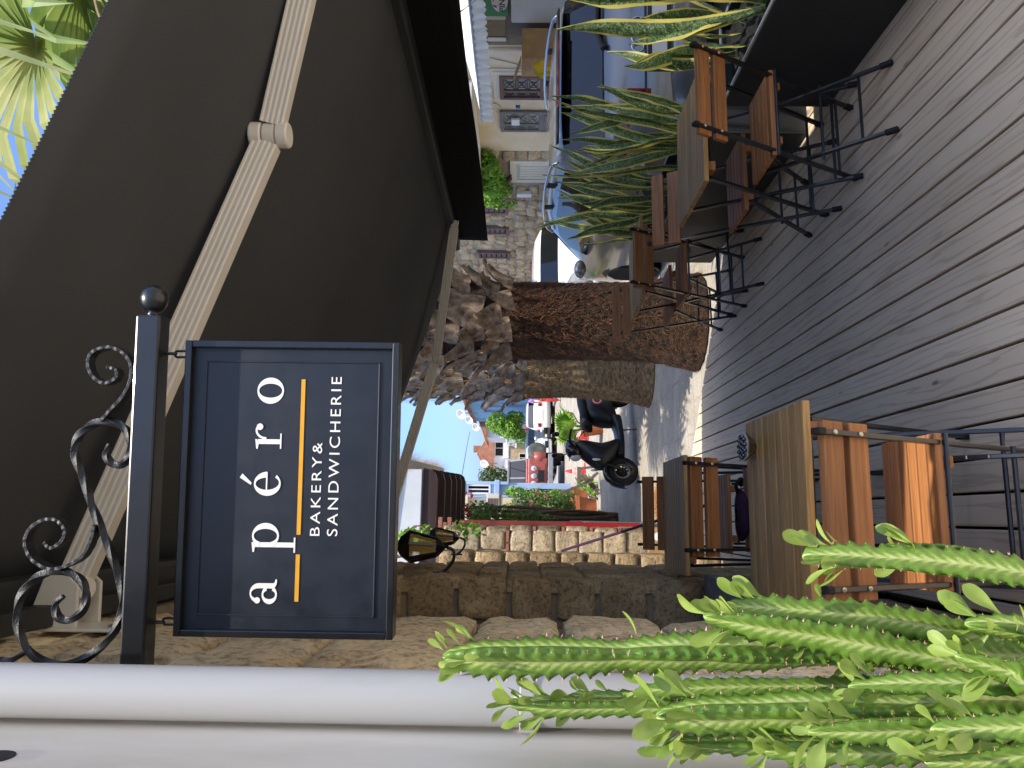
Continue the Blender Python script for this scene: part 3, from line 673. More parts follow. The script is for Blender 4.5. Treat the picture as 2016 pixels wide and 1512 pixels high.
def make_chair():
    t = thing('folding_chair', 'x', 'chair')
    n = 6; p = 0.285/n
    for i in range(n): slat(t, -0.19, 0.19, -0.14+i*p+0.0036, -0.14+(i+1)*p-0.0036, 0.432, 0.452, M['acacia'])
    for x in (-0.12, 0.12): slat(t, x-0.016, x+0.016, -0.13, 0.135, 0.405, 0.4315, M['acacia'], name='batten')
    a = math.atan2(-0.445, 0.81)                       # lean of the back posts
    for k2, zc2 in enumerate((0.765, 0.692)):
        yb = 0.11-0.445*zc2/0.81+0.016
        o = slat(t, -0.195, 0.195, -0.01, 0.01, -0.031, 0.031, M['acacia'], name='back_slat'); o.location = (0, yb, zc2); o.rotation_euler = (-a*1.0, 0, 0)
    for x in (-0.168, 0.168):
        MB().bar((x, 0.11, 0.02), (x, -0.335, 0.81), 0.012, 0.021).build('back_post', M['steel'], t, bevel=0.002)
        MB().bar((x, -0.327, 0.795), (x, -0.338, 0.815), 0.016, 0.026).build('post_cap', M['rubber'], t, bevel=0.003)
        MB().bar((x, 0.099, 0.04), (x, 0.119, 0.003), 0.018, 0.027).build('foot', M['rubber'], t, bevel=0.003)
        xi = x*0.855
        MB().bar((xi, 0.135, 0.42), (xi, -0.25, 0.02), 0.012, 0.021).build('rear_leg', M['steel'], t, bevel=0.002)
        MB().bar((xi, -0.231, 0.04), (xi, -0.264, 0.003), 0.018, 0.027).build('foot', M['rubber'], t, bevel=0.003)
        for zc2 in (0.765, 0.692):
            yb = 0.11-0.445*zc2/0.81
            MB().lathe([(0.0055, 0), (0.0055, 0.002), (0.003, 0.003), (0, 0.003)], (x, yb-0.0125, zc2), 10, (0, -1, -0.2)).build('screw', M['screw'], t)
    for y, z, xx in ((-0.137, 0.455-0.03, 0.19), (0.05, 0.105, 0.168), (-0.17, 0.10, 0.144), (0.11, 0.395, 0.15), (-0.06, 0.215, 0.168)):
        MB().tube([(-xx, y, z), (xx, y, z)], 0.0065, 8).build('crossbar', M['steel'], t)
    return t
T0 = make_table(); C0 = make_chair()
TG, CG = 'slatted folding tables on the deck', 'folding chairs on the deck'
for i, (x, y, rz, lab) in enumerate((
        (0.045, 2.32, 0, 'nearest slatted wooden table beside the stone wall with the metal bowl on it'),
        (0.02, 3.86, 0, 'second slatted wooden table along the stone wall behind the nearest one'),
        (1.675, 3.31, 0, 'slatted wooden table by the planter at the right, nearer of the two there'),
        (1.655, 5.03, R(6), 'farther slatted wooden table by the planter, in front of the palm trunk'))):
    o = T0 if i == 0 else copy_tree(T0); o.location = (x, y, 0); o.rotation_euler.z = rz; tag(o, lab, 'table', TG)
for i, (x, y, rz, lab) in enumerate((
        (0.025, 2.01, 0, 'nearest wooden folding chair with a sunlit strip on its seat beside the wall'),
        (0.05, 3.37, 0, 'folding chair holding the purple bag between the two tables on the left'),
        (0.03, 3.93, PI, 'folding chair at the far side of the second table along the stone wall'),
        (1.645, 3.06, R(1), 'folding chair nearest the camera at the right hand planter table'),
        (1.575, 3.47, PI+R(2), 'folding chair pushed under the far side of the nearer planter table'),
        (1.545, 4.76, R(2), 'folding chair at the near side of the farther planter table'),
        (1.53, 5.24, PI+R(5), 'folding chair at the far side of the farther planter table by the palm'))):
    o = C0 if i == 0 else copy_tree(C0); o.location = (x, y, 0); o.rotation_euler.z = rz; tag(o, lab, 'chair', CG)
# faceted bowl with chrome studs on the near table
t = thing('metal_bowl', 'small faceted brass bowl full of chrome balls on the nearest table', 'bowl', (0.232, 2.49, 0.7))
M['brass'] = pm('dull_brass', '#7a6a45', '#94835a', 40, 0.38, 0.05, 0.001, metal=0.7)
M['chrome'] = pm('chrome', '#6d7178', None, 10, 0.12, 0, metal=1)
MB().lathe([(0.02, 0), (0.048, 0.03), (0.046, 0.033), (0.042, 0.031)], n=6).build('dish', M['brass'], t)
MB().lathe([(0.0, 0.028), (0.043, 0.03), (0.047, 0.0335), (0.0, 0.036)], n=6).build('lid', M['white'], t)
for r_, n in ((0.0, 1), (0.017, 6), (0.034, 11)):
    for k2 in range(n):
        a = 2*PI*k2/n+r_*9; MB().ball((r_*math.cos(a), r_*math.sin(a), 0.042), 0.0072, 10, 6).build('ball', M['chrome'], t, smooth=True)
# purple bag on a chair seat
t = thing('purple_bag', 'dark purple cloth bag lying on the chair between the left tables', 'bag', (0.02, 3.45, 0.453))
M['purple'] = pm('purple_cloth', '#2a0c2a', '#3a1338', 12, 0.85, 0.5, 0.01)
def bagf(u, v):
    a = 2*PI*u; r = math.sin(PI*min(max(v, 0.02), 0.98))**0.5
    return (0.11*r*math.cos(a)*(1+0.08*math.sin(5*a)), 0.07*r*math.sin(a), 0.025-0.025*math.cos(PI*v)*(1+0.1*math.sin(3*a)))
MB().grid(bagf, 24, 10).build('sack', M['purple'], t, smooth=True)
pts = catmull([(0.10, 0.0, 0.04), (0.13, -0.03, 0.055), (0.16, -0.02, 0.03), (0.13, 0.02, 0.02)], 6); MB().tube(pts, 0.008, 6).build('strap', M['dark'], t, smooth=True)

# ================================================================ planters along the street side
for nm, y0, y1, lab in (('planter', 1.2, 3.44, 'nearer anthracite metal planter box with snake plants'), ('planter', 3.70, 5.75, 'farther anthracite metal planter box with snake plants')):
    t = thing(nm, lab, 'planter', (1.965, y0, 0), 0, 'long metal planters at the deck edge')
    L = y1-y0; W = 0.42; H = 0.50; th = 0.012
    m = MB(); m.bb(0, th, 0, L, 0, H); m.bb(W-th, W, 0, L, 0, H); m.bb(th, W-th, 0, th, 0, H); m.bb(th, W-th, L-th, L, 0, H); m.bb(th, W-th, th, L-th, 0.002, 0.02)
    m.build('box', M['anthracite'], t, bevel=0.003)
    m = MB(); m.bb(-0.006, 0.02, -0.006, L+0.006, H+0.001, H+0.008); m.bb(W-0.02, W+0.006, -0.006, L+0.006, H+0.001, H+0.008)
    m.bb(0.0205, W-0.0205, -0.006, 0.02, H+0.001, H+0.008); m.bb(0.0205, W-0.0205, L-0.02, L+0.006, H+0.001, H+0.008)
    m.build('rim', pm('grey_planter_rim', '#4f5357', '#5a5e62', 20, 0.5, 0.05, 0.001), t)
    def soil(u, v): return (th+u*(W-2*th), th+v*(L-2*th), H-0.045+0.02*noise.noise(Vector((u*9, v*L*14, 1)))+0.012*noise.noise(Vector((u*30, v*L*40, 4))))
    MB().grid(soil, 16, 110).build('soil', pm('dark_gravel_soil', '#0d0b0a', '#4a4540', 140, 0.9, 1.0, 0.02, lo=0.5, hi=0.75), t, smooth=True)
# purple pole leaning in the doorway
t = thing('leaning_pole', 'thin purple pole leaning against the stone wall behind the far left chair', 'pole')
MB().tube([(0.14, 5.62, 0.0), (-0.27, 6.42, 1.12)], 0.011, 8).build('shaft', M['purple'], t, smooth=True)
# ================================================================ plants
def at(x, y, Y):
    """world point at depth Y seen in the direction of a spot in the photograph"""
    d = Fw+Rt*((756-y)/1514)+Up*((1008-x)/1514)
    return Vector((0, 0, EYE))+d*(Y/d.y)
# ---------------------------------------------------------------- candelabra euphorbia at the left front
def euph_mat():
    m, nt, bs = nodes('euphorbia_skin'); L = nt.links
    uv = nd(nt, 'ShaderNodeTexCoord').outputs['UV']; sp = nd(nt, 'ShaderNodeSeparateXYZ'); L.new(uv, sp.inputs[0])
    n = nd(nt, 'ShaderNodeTexNoise', Scale=5, Detail=4); L.new(coords(nt, 'uv', (2.0, 60, 1)), n.inputs['Vector'])
    # u runs 0 in the valley to 1 on the rib edge; slanted feathering along v
    a = nd(nt, 'ShaderNodeMath', operation='MULTIPLY_ADD'); L.new(sp.outputs[0], a.inputs[0]); a.inputs[1].default_value = -0.022; L.new(sp.outputs[1], a.inputs[2])
    sn = nd(nt, 'ShaderNodeMath', operation='MULTIPLY'); L.new(a.outputs[0], sn.inputs[0]); sn.inputs[1].default_value = 2*PI/0.0125
    nn = nd(nt, 'ShaderNodeMath', operation='MULTIPLY_ADD'); L.new(n.outputs[0], nn.inputs[0]); nn.inputs[1].default_value = 5; L.new(sn.outputs[0], nn.inputs[2])
    s2 = nd(nt, 'ShaderNodeMath', operation='SINE'); L.new(nn.outputs[0], s2.inputs[0])
    f = nd(nt, 'ShaderNodeMath', operation='MULTIPLY_ADD'); L.new(s2.outputs[0], f.inputs[0]); f.inputs[1].default_value = 0.16; L.new(sp.outputs[0], f.inputs[2])
    f2 = nd(nt, 'ShaderNodeMath', operation='MULTIPLY_ADD'); L.new(n.outputs[0], f2.inputs[0]); f2.inputs[1].default_value = 0.3; L.new(f.outputs[0], f2.inputs[2])
    c = ramp(nt, f2.outputs[0], [(0.2, lin('#b3c07c')), (0.42, lin('#93a755')), (0.62, lin('#6c8a34')), (1.0, lin('#5b7d28'))])
    L.new(c, bs.inputs['Base Color']); bs.inputs['Roughness'].default_value = 0.42
    bs.inputs['Subsurface Weight'].default_value = 0.12; bs.inputs['Subsurface Radius'].default_value = (0.01, 0.02, 0.004); bs.inputs['Subsurface Scale'].default_value = 0.3
    bump(nt, bs, n.outputs[0], 0.2, 0.002); return m
M['euph'] = euph_mat()
M['thorn'] = pm('thorn', '#c9ac8e', '#96604a', 40, 0.6, 0)
M['euleaf'] = leafmat('euphorbia_leaf', '#86a046', '#abc062', 30, 0.4, 0.4)
t = thing('euphorbia', 'tall green candelabra euphorbia with ribbed thorny stems at the left front', 'plant', (-0.17, 0.84, GZ))
EO = Vector((-0.17, 0.84, GZ)); q = random.Random(5)
def leaf_mesh(L=1.0, W=0.40, curl=0.25):
    m = MB()
    def f(u, v):
        w = W*(0.14+0.86*sm(v/0.68))*(1 if v < 0.72 else math.sqrt(max(0.0, 1-((v-0.72)/0.285)**2)))
        x = (u-0.5)*w; return (x, curl*v*v*0.6-abs(u-0.5)*0.12*math.sin(PI*v), v*L)
    m.grid(f, 4, 10)
    return m.mesh('leaf', M['euleaf'], True)
ELEAF = [leaf_mesh(1, 0.40, c) for c in (0.1, 0.35, -0.1)]
def frame(d, roll):
    d = Vector(d).normalized(); a = d.orthogonal().normalized(); b = d.cross(a)
    x = a*math.cos(roll)+b*math.sin(roll); y = d.cross(x)
    return Matrix((x, y, d)).transposed()
def stem(pts, rad, phase, leaves=8, n_extra=2, cut=None):
    P = catmull(pts, 40); Ls = [0.0]
    for a, b in zip(P, P[1:]): Ls.append(Ls[-1]+(b-a).length)
    tot = Ls[-1]; m = MB(); m.uv = []; nseg = max(20, int(tot/0.0042)); rings = []; K = 24; th = MB(); tooth = 0.0165
    ref = None; tips = []
    j = 0
    for i in range(nseg+1):
        d = tot*i/nseg
        while j < len(Ls)-2 and Ls[j+1] < d: j += 1
        p = P[j].lerp(P[j+1], (d-Ls[j])/max(1e-6, Ls[j+1]-Ls[j])); tg = (P[j+1]-P[j]).normalized()
        if ref is None: ref = Vector((1, 0, 0))
        ref = (ref-tg*ref.dot(tg)).normalized(); b = tg.cross(ref)
        e = tot-d                                         # distance from the growing tip
        env = rad*(0.55+0.45*sm(e/0.05))*sm((e+0.004)/0.012)*(1+0.10*math.sin(d*26+phase*3)+0.06*math.sin(d*61)+0.22*noise.noise(Vector((d*14, phase*7, 2)))+0.1*noise.noise(Vector((d*45, phase*7, 5))))
        ring = []
        for k2 in range(K):
            a = 2*PI*k2/K; rel = ((a/(2*PI)*3) % 1.0); rb = abs(rel-0.5)*2      # 1 on the rib, 0 in the valley
            ti = int(rel > 0.5)+int(a/(2*PI)*3)
            sw = ((d/tooth+0.33*ti) % 1.0)
            r_ = env*(0.36+0.64*rb**1.35)*(1+0.42*(rb**5)*(sw**1.6-0.4))
            ang = a+phase+0.5*math.sin(d*5+phase*4); ring.append(p+(ref*math.cos(ang)+b*math.sin(ang))*r_); m.uv.append((rb, d))
        rings.append((p, tg, ref.copy(), b, env))
        m.v += [tuple(x) for x in ring]
    n = K
    for i in range(nseg):
        for k2 in range(n): m.f.append((i*n+k2, i*n+(k2+1) % n, (i+1)*n+(k2+1) % n, (i+1)*n+k2))
    m.f.append(tuple(nseg*n+k2 for k2 in range(n)))
    m.v = [tuple(Vector(v)-EO) for v in m.v]
    so_ = m.build('stem', M['euph'], t, smooth=True)
    for rib in range(3):
        d = tooth*(1-0.33*rib)
        while d < tot-0.012:
            i = min(nseg, int(d/tot*nseg)); p, tg, rf, b, env = rings[i]; ang = rib*2*PI/3+phase+0.5*math.sin(d*5+phase*4)
            out = rf*math.cos(ang)+b*math.sin(ang); base = p+out*env*0.97; sd = tg.cross(out)
            for s2 in (-1, 1):
                if q.random() < 0.14: continue
                tip = base+(out*0.8+sd*s2*q.uniform(0.4, 0.9)+tg*q.uniform(-0.2, 0.4))*rad*q.uniform(0.14, 0.27); w_ = rad*0.055
                th.add([base+sd*w_-EO, base-sd*w_-EO, base+tg*w_*1.6-EO, tip-EO], [(0, 1, 3), (1, 2, 3), (2, 0, 3)])
            d += tooth*q.uniform(0.94, 1.06)
    o = th.build('thorns', M['thorn'], so_); o['kind'] = 'stuff'
    def put(p, d, L, roll):
        o = link('leaf', q.choice(ELEAF), so_); o.matrix_local = Matrix.Translation(p-EO) @ (frame(d, roll).to_4x4()) @ Matrix.Diagonal((L, L, L, 1))
    for k2 in range(leaves):
        i = nseg-int(q.uniform(0, 0.05)/tot*nseg); i = max(0, min(nseg, i)); p, tg, rf, b, env = rings[i]
        ang = (k2 % 3)*2*PI/3+phase+q.uniform(-0.25, 0.25); out = rf*math.cos(ang)+b*math.sin(ang)
        put(p+out*max(env, rad*0.3)*0.9, out*q.uniform(0.5, 1.1)+tg*q.uniform(0.5, 1.2)+V(0, 0, 0.1), q.uniform(0.018, 0.044), q.uniform(0, 6))
    for k2 in range(n_extra):
        i = int(nseg*q.uniform(0.35, 0.92)); p, tg, rf, b, env = rings[i]; ang = q.randrange(3)*2*PI/3+phase; out = rf*math.cos(ang)+b*math.sin(ang)
        put(p+out*env*0.95, out+tg*q.uniform(0.2, 0.8), q.uniform(0.015, 0.032), q.uniform(0, 6))
# stems listed from the tip downwards as seen in the photo; Y = distance
ST = [([(872, 1292), (1150, 1290), (1480, 1284), (2016, 1296)], 0.90, 0.028, 0.4, 12, 1),
      ([(1385, 1212), (1600, 1246), (1830, 1292), (2016, 1330)], 0.86, 0.020, 1.2, 10, 2),
      ([(1432, 1196), (1620, 1208), (1800, 1228), (2016, 1262)], 0.90, 0.020, 2.0, 8, 2),
      ([(1000, 1386), (1200, 1390), (1460, 1388), (2016, 1380)], 0.93, 0.017, 0.9, 12, 3),
      ([(1292, 1410), (1520, 1402), (1760, 1396), (2016, 1388)], 0.82, 0.026, 0.55, 10, 1),
      ([(1592, 1440), (1780, 1432), (2016, 1426)], 0.78, 0.017, 1.7, 8, 2),
      ([(1832, 1436), (2016, 1432), (2120, 1428)], 0.72, 0.016, 0.2, 6, 1),
      ([(1325, 1462), (1520, 1468), (1760, 1466), (2016, 1462)], 0.84, 0.015, 2.6, 8, 3),
      ([(1500, 1476), (1700, 1480), (2016, 1476)], 0.80, 0.016, 1.0, 9, 2),
      ([(1250, 1362), (1450, 1352), (1700, 1350), (2016, 1356)], 0.92, 0.016, 0.1, 7, 3),
      ([(1670, 1352), (1850, 1350), (2016, 1352)], 0.80, 0.016, 2.2, 7, 2),
      ([(1880, 1290), (1980, 1318), (2080, 1350)], 0.78, 0.018, 1.4, 5, 1),
      ([(1580, 1096), (1640, 1098), (1840, 1110), (2040, 1140), (2200, 1215)], 0.84, 0.0205, 0.35, 9, 1),
      ([(1742, 1072), (1860, 1080), (1990, 1104), (2080, 1150)], 0.85, 0.009, 0.8, 4, 0),
      ([(1900, 1228), (2016, 1240), (2120, 1280)], 0.80, 0.016, 0.6, 6, 1),
      ([(1120, 1372), (1300, 1376), (1500, 1372), (2016, 1366)], 0.95, 0.014, 2.9, 8, 3),
      ([(1700, 1300), (1850, 1306), (2016, 1320)], 0.95, 0.015, 0.0, 5, 1),
      ([(1990, 1470), (2090, 1468), (2200, 1450)], 0.76, 0.017, 0.0, 7, 1),
      ([(1820, 1500), (1930, 1496), (2080, 1480)], 0.74, 0.015, 0.9, 8, 1)]
for P, Yd, rad, ph, nl, ne in ST:
    pts = [at(x, y, Yd) for x, y in P]
    low = pts[-1]; root = Vector((-0.17+(low.x+0.17)*0.35, 0.84+(low.y-0.84)*0.6, 0.24))
    mid = low.lerp(root, 0.45)+V((low.x+0.17)*0.15, 0, 0)
    stem([root, mid]+pts[::-1], rad*(0.86 if rad > 0.0195 else 0.78), ph, nl+4, ne+1)
m = MB().lathe([(0.10, 0.0), (0.155, 0.40), (0.17, 0.40), (0.17, 0.45), (0.15, 0.45), (0.145, 0.40)], n=32); m.build('pot', M['terracotta'], t, smooth=True, auto=40)
MB().lathe([(0.0, 0.42), (0.15, 0.42)], n=24).build('soil', M['dark'], t)

# ---------------------------------------------------------------- snake plants in the planters
def snake_mat():
    m, nt, bs = nodes('snake_plant_leaf'); L = nt.links
    uv = nd(nt, 'ShaderNodeTexCoord').outputs['UV']; sp = nd(nt, 'ShaderNodeSeparateXYZ'); L.new(uv, sp.inputs[0])
    n = nd(nt, 'ShaderNodeTexNoise', Scale=6, Detail=5, Distortion=1.6); L.new(coords(nt, 'uv', (0.9, 9, 1)), n.inputs['Vector'])
    c = ramp(nt, n.outputs[0], [(0.38, lin('#2f4726')), (0.5, lin('#5a7548')), (0.66, lin('#98aa7c'))])
    e = nd(nt, 'ShaderNodeMath', operation='SUBTRACT'); L.new(sp.outputs[0], e.inputs[0]); e.inputs[1].default_value = 0.5
    ab = nd(nt, 'ShaderNodeMath', operation='ABSOLUTE'); L.new(e.outputs[0], ab.inputs[0])
    n2 = nd(nt, 'ShaderNodeTexNoise', Scale=3, Detail=2); L.new(coords(nt, 'uv', (0.1, 4, 1)), n2.inputs['Vector'])
    ad = nd(nt, 'ShaderNodeMath', operation='MULTIPLY_ADD'); L.new(n2.outputs[0], ad.inputs[0]); ad.inputs[1].default_value = 0.12; L.new(ab.outputs[0], ad.inputs[2])
    k2 = ramp(nt, ad.outputs[0], [(0.41, (0, 0, 0)), (0.435, (1, 1, 1))])
    c = mix(nt, k2, c, lin('#d6ca68'))
    L.new(c, bs.inputs['Base Color']); bs.inputs['Roughness'].default_value = 0.4
    tr = nd(nt, 'ShaderNodeBsdfTranslucent'); L.new(c, tr.inputs[0]); x = nd(nt, 'ShaderNodeMixShader'); x.inputs[0].default_value = 0.32
    L.new(bs.outputs[0], x.inputs[1]); L.new(tr.outputs[0], x.inputs[2]); L.new(x.outputs[0], nt.nodes['Material Output'].inputs[0])
    return m
M['snake'] = snake_mat()
def snake_leaf(seed):
    q2 = random.Random(seed); m = MB(); m.uv = []; tw = q2.uniform(-1.2, 1.2); bx = q2.uniform(-0.14, 0.14); by = q2.uniform(-0.1, 0.2); wv = q2.uniform(0, 6); W = q2.uniform(0.052, 0.076)
    nu, nv = 6, 22
    for j in range(nv+1):
        v = j/nv; w_ = W*(0.42+0.58*sm(v/0.45))*(1 if v < 0.62 else max(0.0, 1-((v-0.62)/0.38)**1.7))+0.0008
        a = tw*v; cx, cy = bx*v*v+0.012*math.sin(v*7+wv), by*v*v+0.012*math.cos(v*6+wv)
        for i in range(nu+1):
            u = i/nu; s2 = (u-0.5); lx = s2*w_; ly = (s2*s2*4-0.5)*w_*0.22+0.004*math.sin(v*23+u*9)
            m.v.append((cx+lx*math.cos(a)-ly*math.sin(a), cy+lx*math.sin(a)+ly*math.cos(a), v)); m.uv.append((u, v))
    for j in range(nv):
        for i in range(nu):
            a = j*(nu+1)+i; m.f.append((a, a+1, a+nu+2, a+nu+1))
    return m.mesh('leaf', M['snake'], True)
SLEAF = [snake_leaf(40+i) for i in range(12)]
SP = [(2.16, 1.75, 8, 'first snake plant from the camera in the nearer planter'), (2.20, 2.35, 8, 'snake plant in front of the car number plate'), (2.14, 2.86, 8, 'snake plant beside the nearest planter chair'),
      (2.2, 3.24, 7, 'snake plant at the end of the nearer planter, before the tail light'), (2.15, 3.92, 10, 'first snake plant of the farther planter, brightly lit yellow edges'),
      (2.2, 4.32, 9, 'second snake plant of the farther planter beside the car door'), (2.16, 4.78, 8, 'third snake plant of the farther planter'), (2.2, 5.2, 8, 'fourth snake plant of the farther planter'), (2.15, 5.58, 8, 'last snake plant of the farther planter, next to the palm trunk')]
for x, y, n, lab in SP:
    t = thing('snake_plant', lab, 'plant', (x, y, 0.46), 0, 'snake plants in the planters')
    for k2 in range(n):
        a = 2*PI*k2/n+q.uniform(-0.3, 0.3); r_ = q.uniform(0.02, 0.13); lean = q.uniform(0.02, 0.33); L_ = q.uniform(0.5, 0.92)
        if y < 2.6: L_ *= 0.92
        o = link('leaf', q.choice(SLEAF), t); sx = q.uniform(0.9, 1.2)
        o.location = (r_*math.cos(a)*0.9, r_*math.sin(a)*1.3, 0); o.rotation_euler = (-lean*math.sin(a)*1.1, lean*math.cos(a)*0.9, q.uniform(0, 6.28)); o.scale = (sx, sx, L_)

# ---------------------------------------------------------------- palms
M['trunk'] = pm('fibrous_palm_trunk', '#20150d', '#5a4029', 14, 0.95, 1.0, 0.05, (1, 1, 2.2), space='pos')
M['trunkpale'] = pm('weathered_palm_trunk', '#6a553b', '#b8a07a', 14, 0.95, 1.0, 0.05, (1, 1, 2.2), space='pos')
M['fibre'] = pm('palm_fibre', '#3a2110', '#6f4726', 15, 0.9, 0, space='pos')
M['fibrepale'] = pm('pale_palm_fibre', '#7d6545', '#b69a6c', 15, 0.9, 0, space='pos')
M['boot'] = pm('dry_leaf_base', '#4f3d2e', '#a58c70', 3, 0.8, 0.3, 0.008, rv=0.3)
M['bootpale'] = pm('grey_dry_leaf_base', '#695c52', '#b5a899', 3, 0.8, 0.3, 0.008, rv=0.3)
M['frond'] = leafmat('palm_frond', '#5f7a38', '#92a352', 4, 0.55, 0.35)
M['frondpale'] = leafmat('sunbleached_palm_frond', '#7d8d48', '#c6c284', 2, 0.6, 0.5)
M['straw'] = leafmat('dry_palm_straw', '#8c6b3c', '#b8955a', 6, 0.8, 0.2)
def boot_mesh(seed, mat):
    q2 = random.Random(seed); m = MB(); w0 = q2.uniform(0.85, 1.15); sp = q2.uniform(0.0, 0.5); bend = q2.uniform(0.25, 0.6)
    def f(u, v):
        w_ = 0.5*w0*(1-0.62*v+0.1*math.sin(v*5)); s2 = (u-0.5)*2
        notch = 0.16*(1-abs(s2))**1.5*max(0, v-0.7)/0.3*(0.4+sp)
        ragged = 0.03*noise.noise(Vector((u*9, v*3, seed)))
        return (s2*w_+ragged, bend*v*v*1.1-0.28*(1-s2*s2)*(1-v*0.5)*-1+0.04*noise.noise(Vector((u*3, v*4, seed))), v-notch)
    m.grid(f, 6, 8); return m.mesh('leaf_base', mat, True)
def frond_mesh(seed, mat, n=30, droop=0.5, pet=0.8, R_=0.95, seg=0.75):
    q2 = random.Random(seed); m = MB()
    m.tube([(0, 0, 0), (0, pet*0.5, 0.05), (0, pet, 0.0)], [0.022, 0.016, 0.012], 5)
    c = Vector((0, pet, 0))
    for i in range(n):
        a = R(-150+300*i/(n-1))+q2.uniform(-0.03, 0.03); d = Vector((math.sin(a), math.cos(a), 0)); sd = Vector((d.y, -d.x, 0))
        L_ = R_*(0.72+0.28*math.cos(a*0.55))*q2.uniform(0.9, 1.08); w0 = 0.026; dr = droop*q2.uniform(0.6, 1.5); tw = q2.uniform(-0.5, 0.5)
        pts = []
        for k2 in range(6):
            s2 = k2/5; bend = max(0, s2-0.4); p = c+d*(L_*(s2-bend*bend*dr*0.7))+V(0, 0, 0.12*math.sin(s2*2.2)-dr*bend*bend*2.0*L_)
            w_ = w0*(0.5+1.0*min(s2*2.2, 1))*(1 if s2 < 0.55 else max(0.04, 1-(s2-0.55)/0.45)); ct, st_ = math.cos(tw*s2), math.sin(tw*s2)
            pts.append((p+(sd*ct+V(0, 0, 1)*st_)*w_+V(0, 0, 0.006), p-V(0, 0, 0.008)*(1-s2), p-(sd*ct+V(0, 0, 1)*st_)*w_+V(0, 0, 0.006)))
        o = len(m.v)
        for r in pts: m.v += [tuple(x) for x in r]
        for k2 in range(5):
            for h in range(2): b = o+k2*3+h; m.f.append((b, b+1, b+4, b+3))
    return m.mesh('frond', mat, False)
FR = [frond_mesh(i, M['frond'], 30, 0.4+0.2*i) for i in range(3)]; FRP = [frond_mesh(10+i, M['frondpale'], 26, 0.9+0.3*i, R_=1.15) for i in range(3)]
def palm(label, base, prof, zboot, ztop, crown_z, tm, fm, bm, nfr, seed, trunk_top, fib=1400, visible_boots=True, frs=FR, frscale=1.0, el0=1.25):
    q2 = random.Random(seed); t = thing('palm_tree', label, 'palm', base, 0, 'fan palms along the street'); bz_ = base[2]
    zs_ = [i*0.022 for i in range(int((min(trunk_top, 3.4)-bz_)/0.022)+1)]+[trunk_top-bz_]; m = MB(); n = 80; rings = []
    for z in zs_:
        r = pick(prof, z+bz_); ring = []
        for k2 in range(n):
            a = 2*PI*k2/n; p = Vector((math.cos(a), math.sin(a), 0)); nz = noise.noise(Vector((p.x*2, p.y*2, z*1.2+seed)))*0.05+noise.noise(Vector((p.x*7, p.y*7, z*14+seed)))*0.03+noise.noise(Vector((p.x*16, p.y*16, z*45+seed)))*0.03
            ring.append(p*r*(1+nz)+V(0, 0, z))
        rings.append(ring)
    m.loft(rings); m.build('trunk', tm, t, smooth=True)
    fb = MB()
    for k2 in range(fib):
        a = q2.uniform(0, 2*PI); z = q2.uniform(0, max(0.2, zboot-bz_+0.1)); z = z if q2.random() < 0.45 else zboot-bz_-abs(q2.gauss(0, 0.35))
        if z < 0.01: continue
        r = pick(prof, z+bz_)*1.0; d = Vector((math.cos(a), math.sin(a), 0)); sd = Vector((-d.y, d.x, 0)); L_ = q2.uniform(0.03, 0.14)
        p0 = d*r+V(0, 0, z); p1 = p0+d*q2.uniform(0.01, 0.055)+sd*q2.uniform(-0.06, 0.06)+V(0, 0, q2.uniform(-L_, L_*0.3)); w_ = q2.uniform(0.0015, 0.004)
        fb.add([p0-sd*w_, p0+sd*w_, p1], [(0, 1, 2)])
    if fib: o = fb.build('fibres', fm, t); o['kind'] = 'stuff'
    z = zboot; row = 0; BM = [boot_mesh(seed*10+i, bm) for i in range(6)]
    while z < ztop:
        r = pick(prof, z)*0.98; nn = 9
        for k2 in range(nn):
            a = 2*PI*(k2+0.5*(row % 2))/nn+q2.uniform(-0.12, 0.12); d = Vector((math.cos(a), math.sin(a), 0))
            if d.y > 0.55: continue
            o = link('leaf_base', q2.choice(BM), t); s2 = q2.uniform(0.19, 0.27)
            o.location = d*r+V(0, 0, z-bz_+q2.uniform(-0.03, 0.03)); o.rotation_euler = (q2.uniform(-0.38, -0.08), q2.uniform(-0.3, 0.3), a-PI/2); o.scale = (0.26*q2.uniform(0.8, 1.1), s2, s2*q2.uniform(0.85, 1.25))
        z += 0.125; row += 1
    for k2 in range(nfr):
        a = 2*PI*k2*0.618*1.0; el = lerp(el0, -0.75, (k2+0.5)/nfr)+q2.uniform(-0.12, 0.12)
        o = link('frond', q2.choice(frs), t, (0, 0, crown_z-bz_+q2.uniform(-0.15, 0.15)), None, (frscale,)*3)
        o.rotation_euler = Matrix((Vector((math.cos(a), math.sin(a), 0)), Vector((-math.sin(a)*math.cos(el), math.cos(a)*math.cos(el), math.sin(el))), Vector((math.sin(a)*math.sin(el), -math.cos(a)*math.sin(el), math.cos(el))))).transposed().to_euler()
    return t
palm('thick brown palm trunk with dry leaf bases nearest the deck end', (1.84, 7.12, GZ), [(-0.2, 0.47), (0.0, 0.44), (0.25, 0.39), (0.7, 0.365), (1.3, 0.37), (1.7, 0.37), (2.6, 0.36), (6, 0.32)], 1.56, 3.3, 5.2, M['trunk'], M['fibre'], M['boot'], 9, 3, 5.3, 9000)
p2 = palm('paler palm trunk partly hidden behind the nearest palm, by the scooter', (1.93, 9.95, GZ), [(-0.2, 0.50), (0.0, 0.45), (0.3, 0.41), (0.9, 0.38), (1.5, 0.40), (2.4, 0.36), (6, 0.32)], 1.45, 3.3, 5.4, M['trunkpale'], M['fibrepale'], M['bootpale'], 8, 4, 5.5, 8000)
sk = MB(); q2 = random.Random(9)
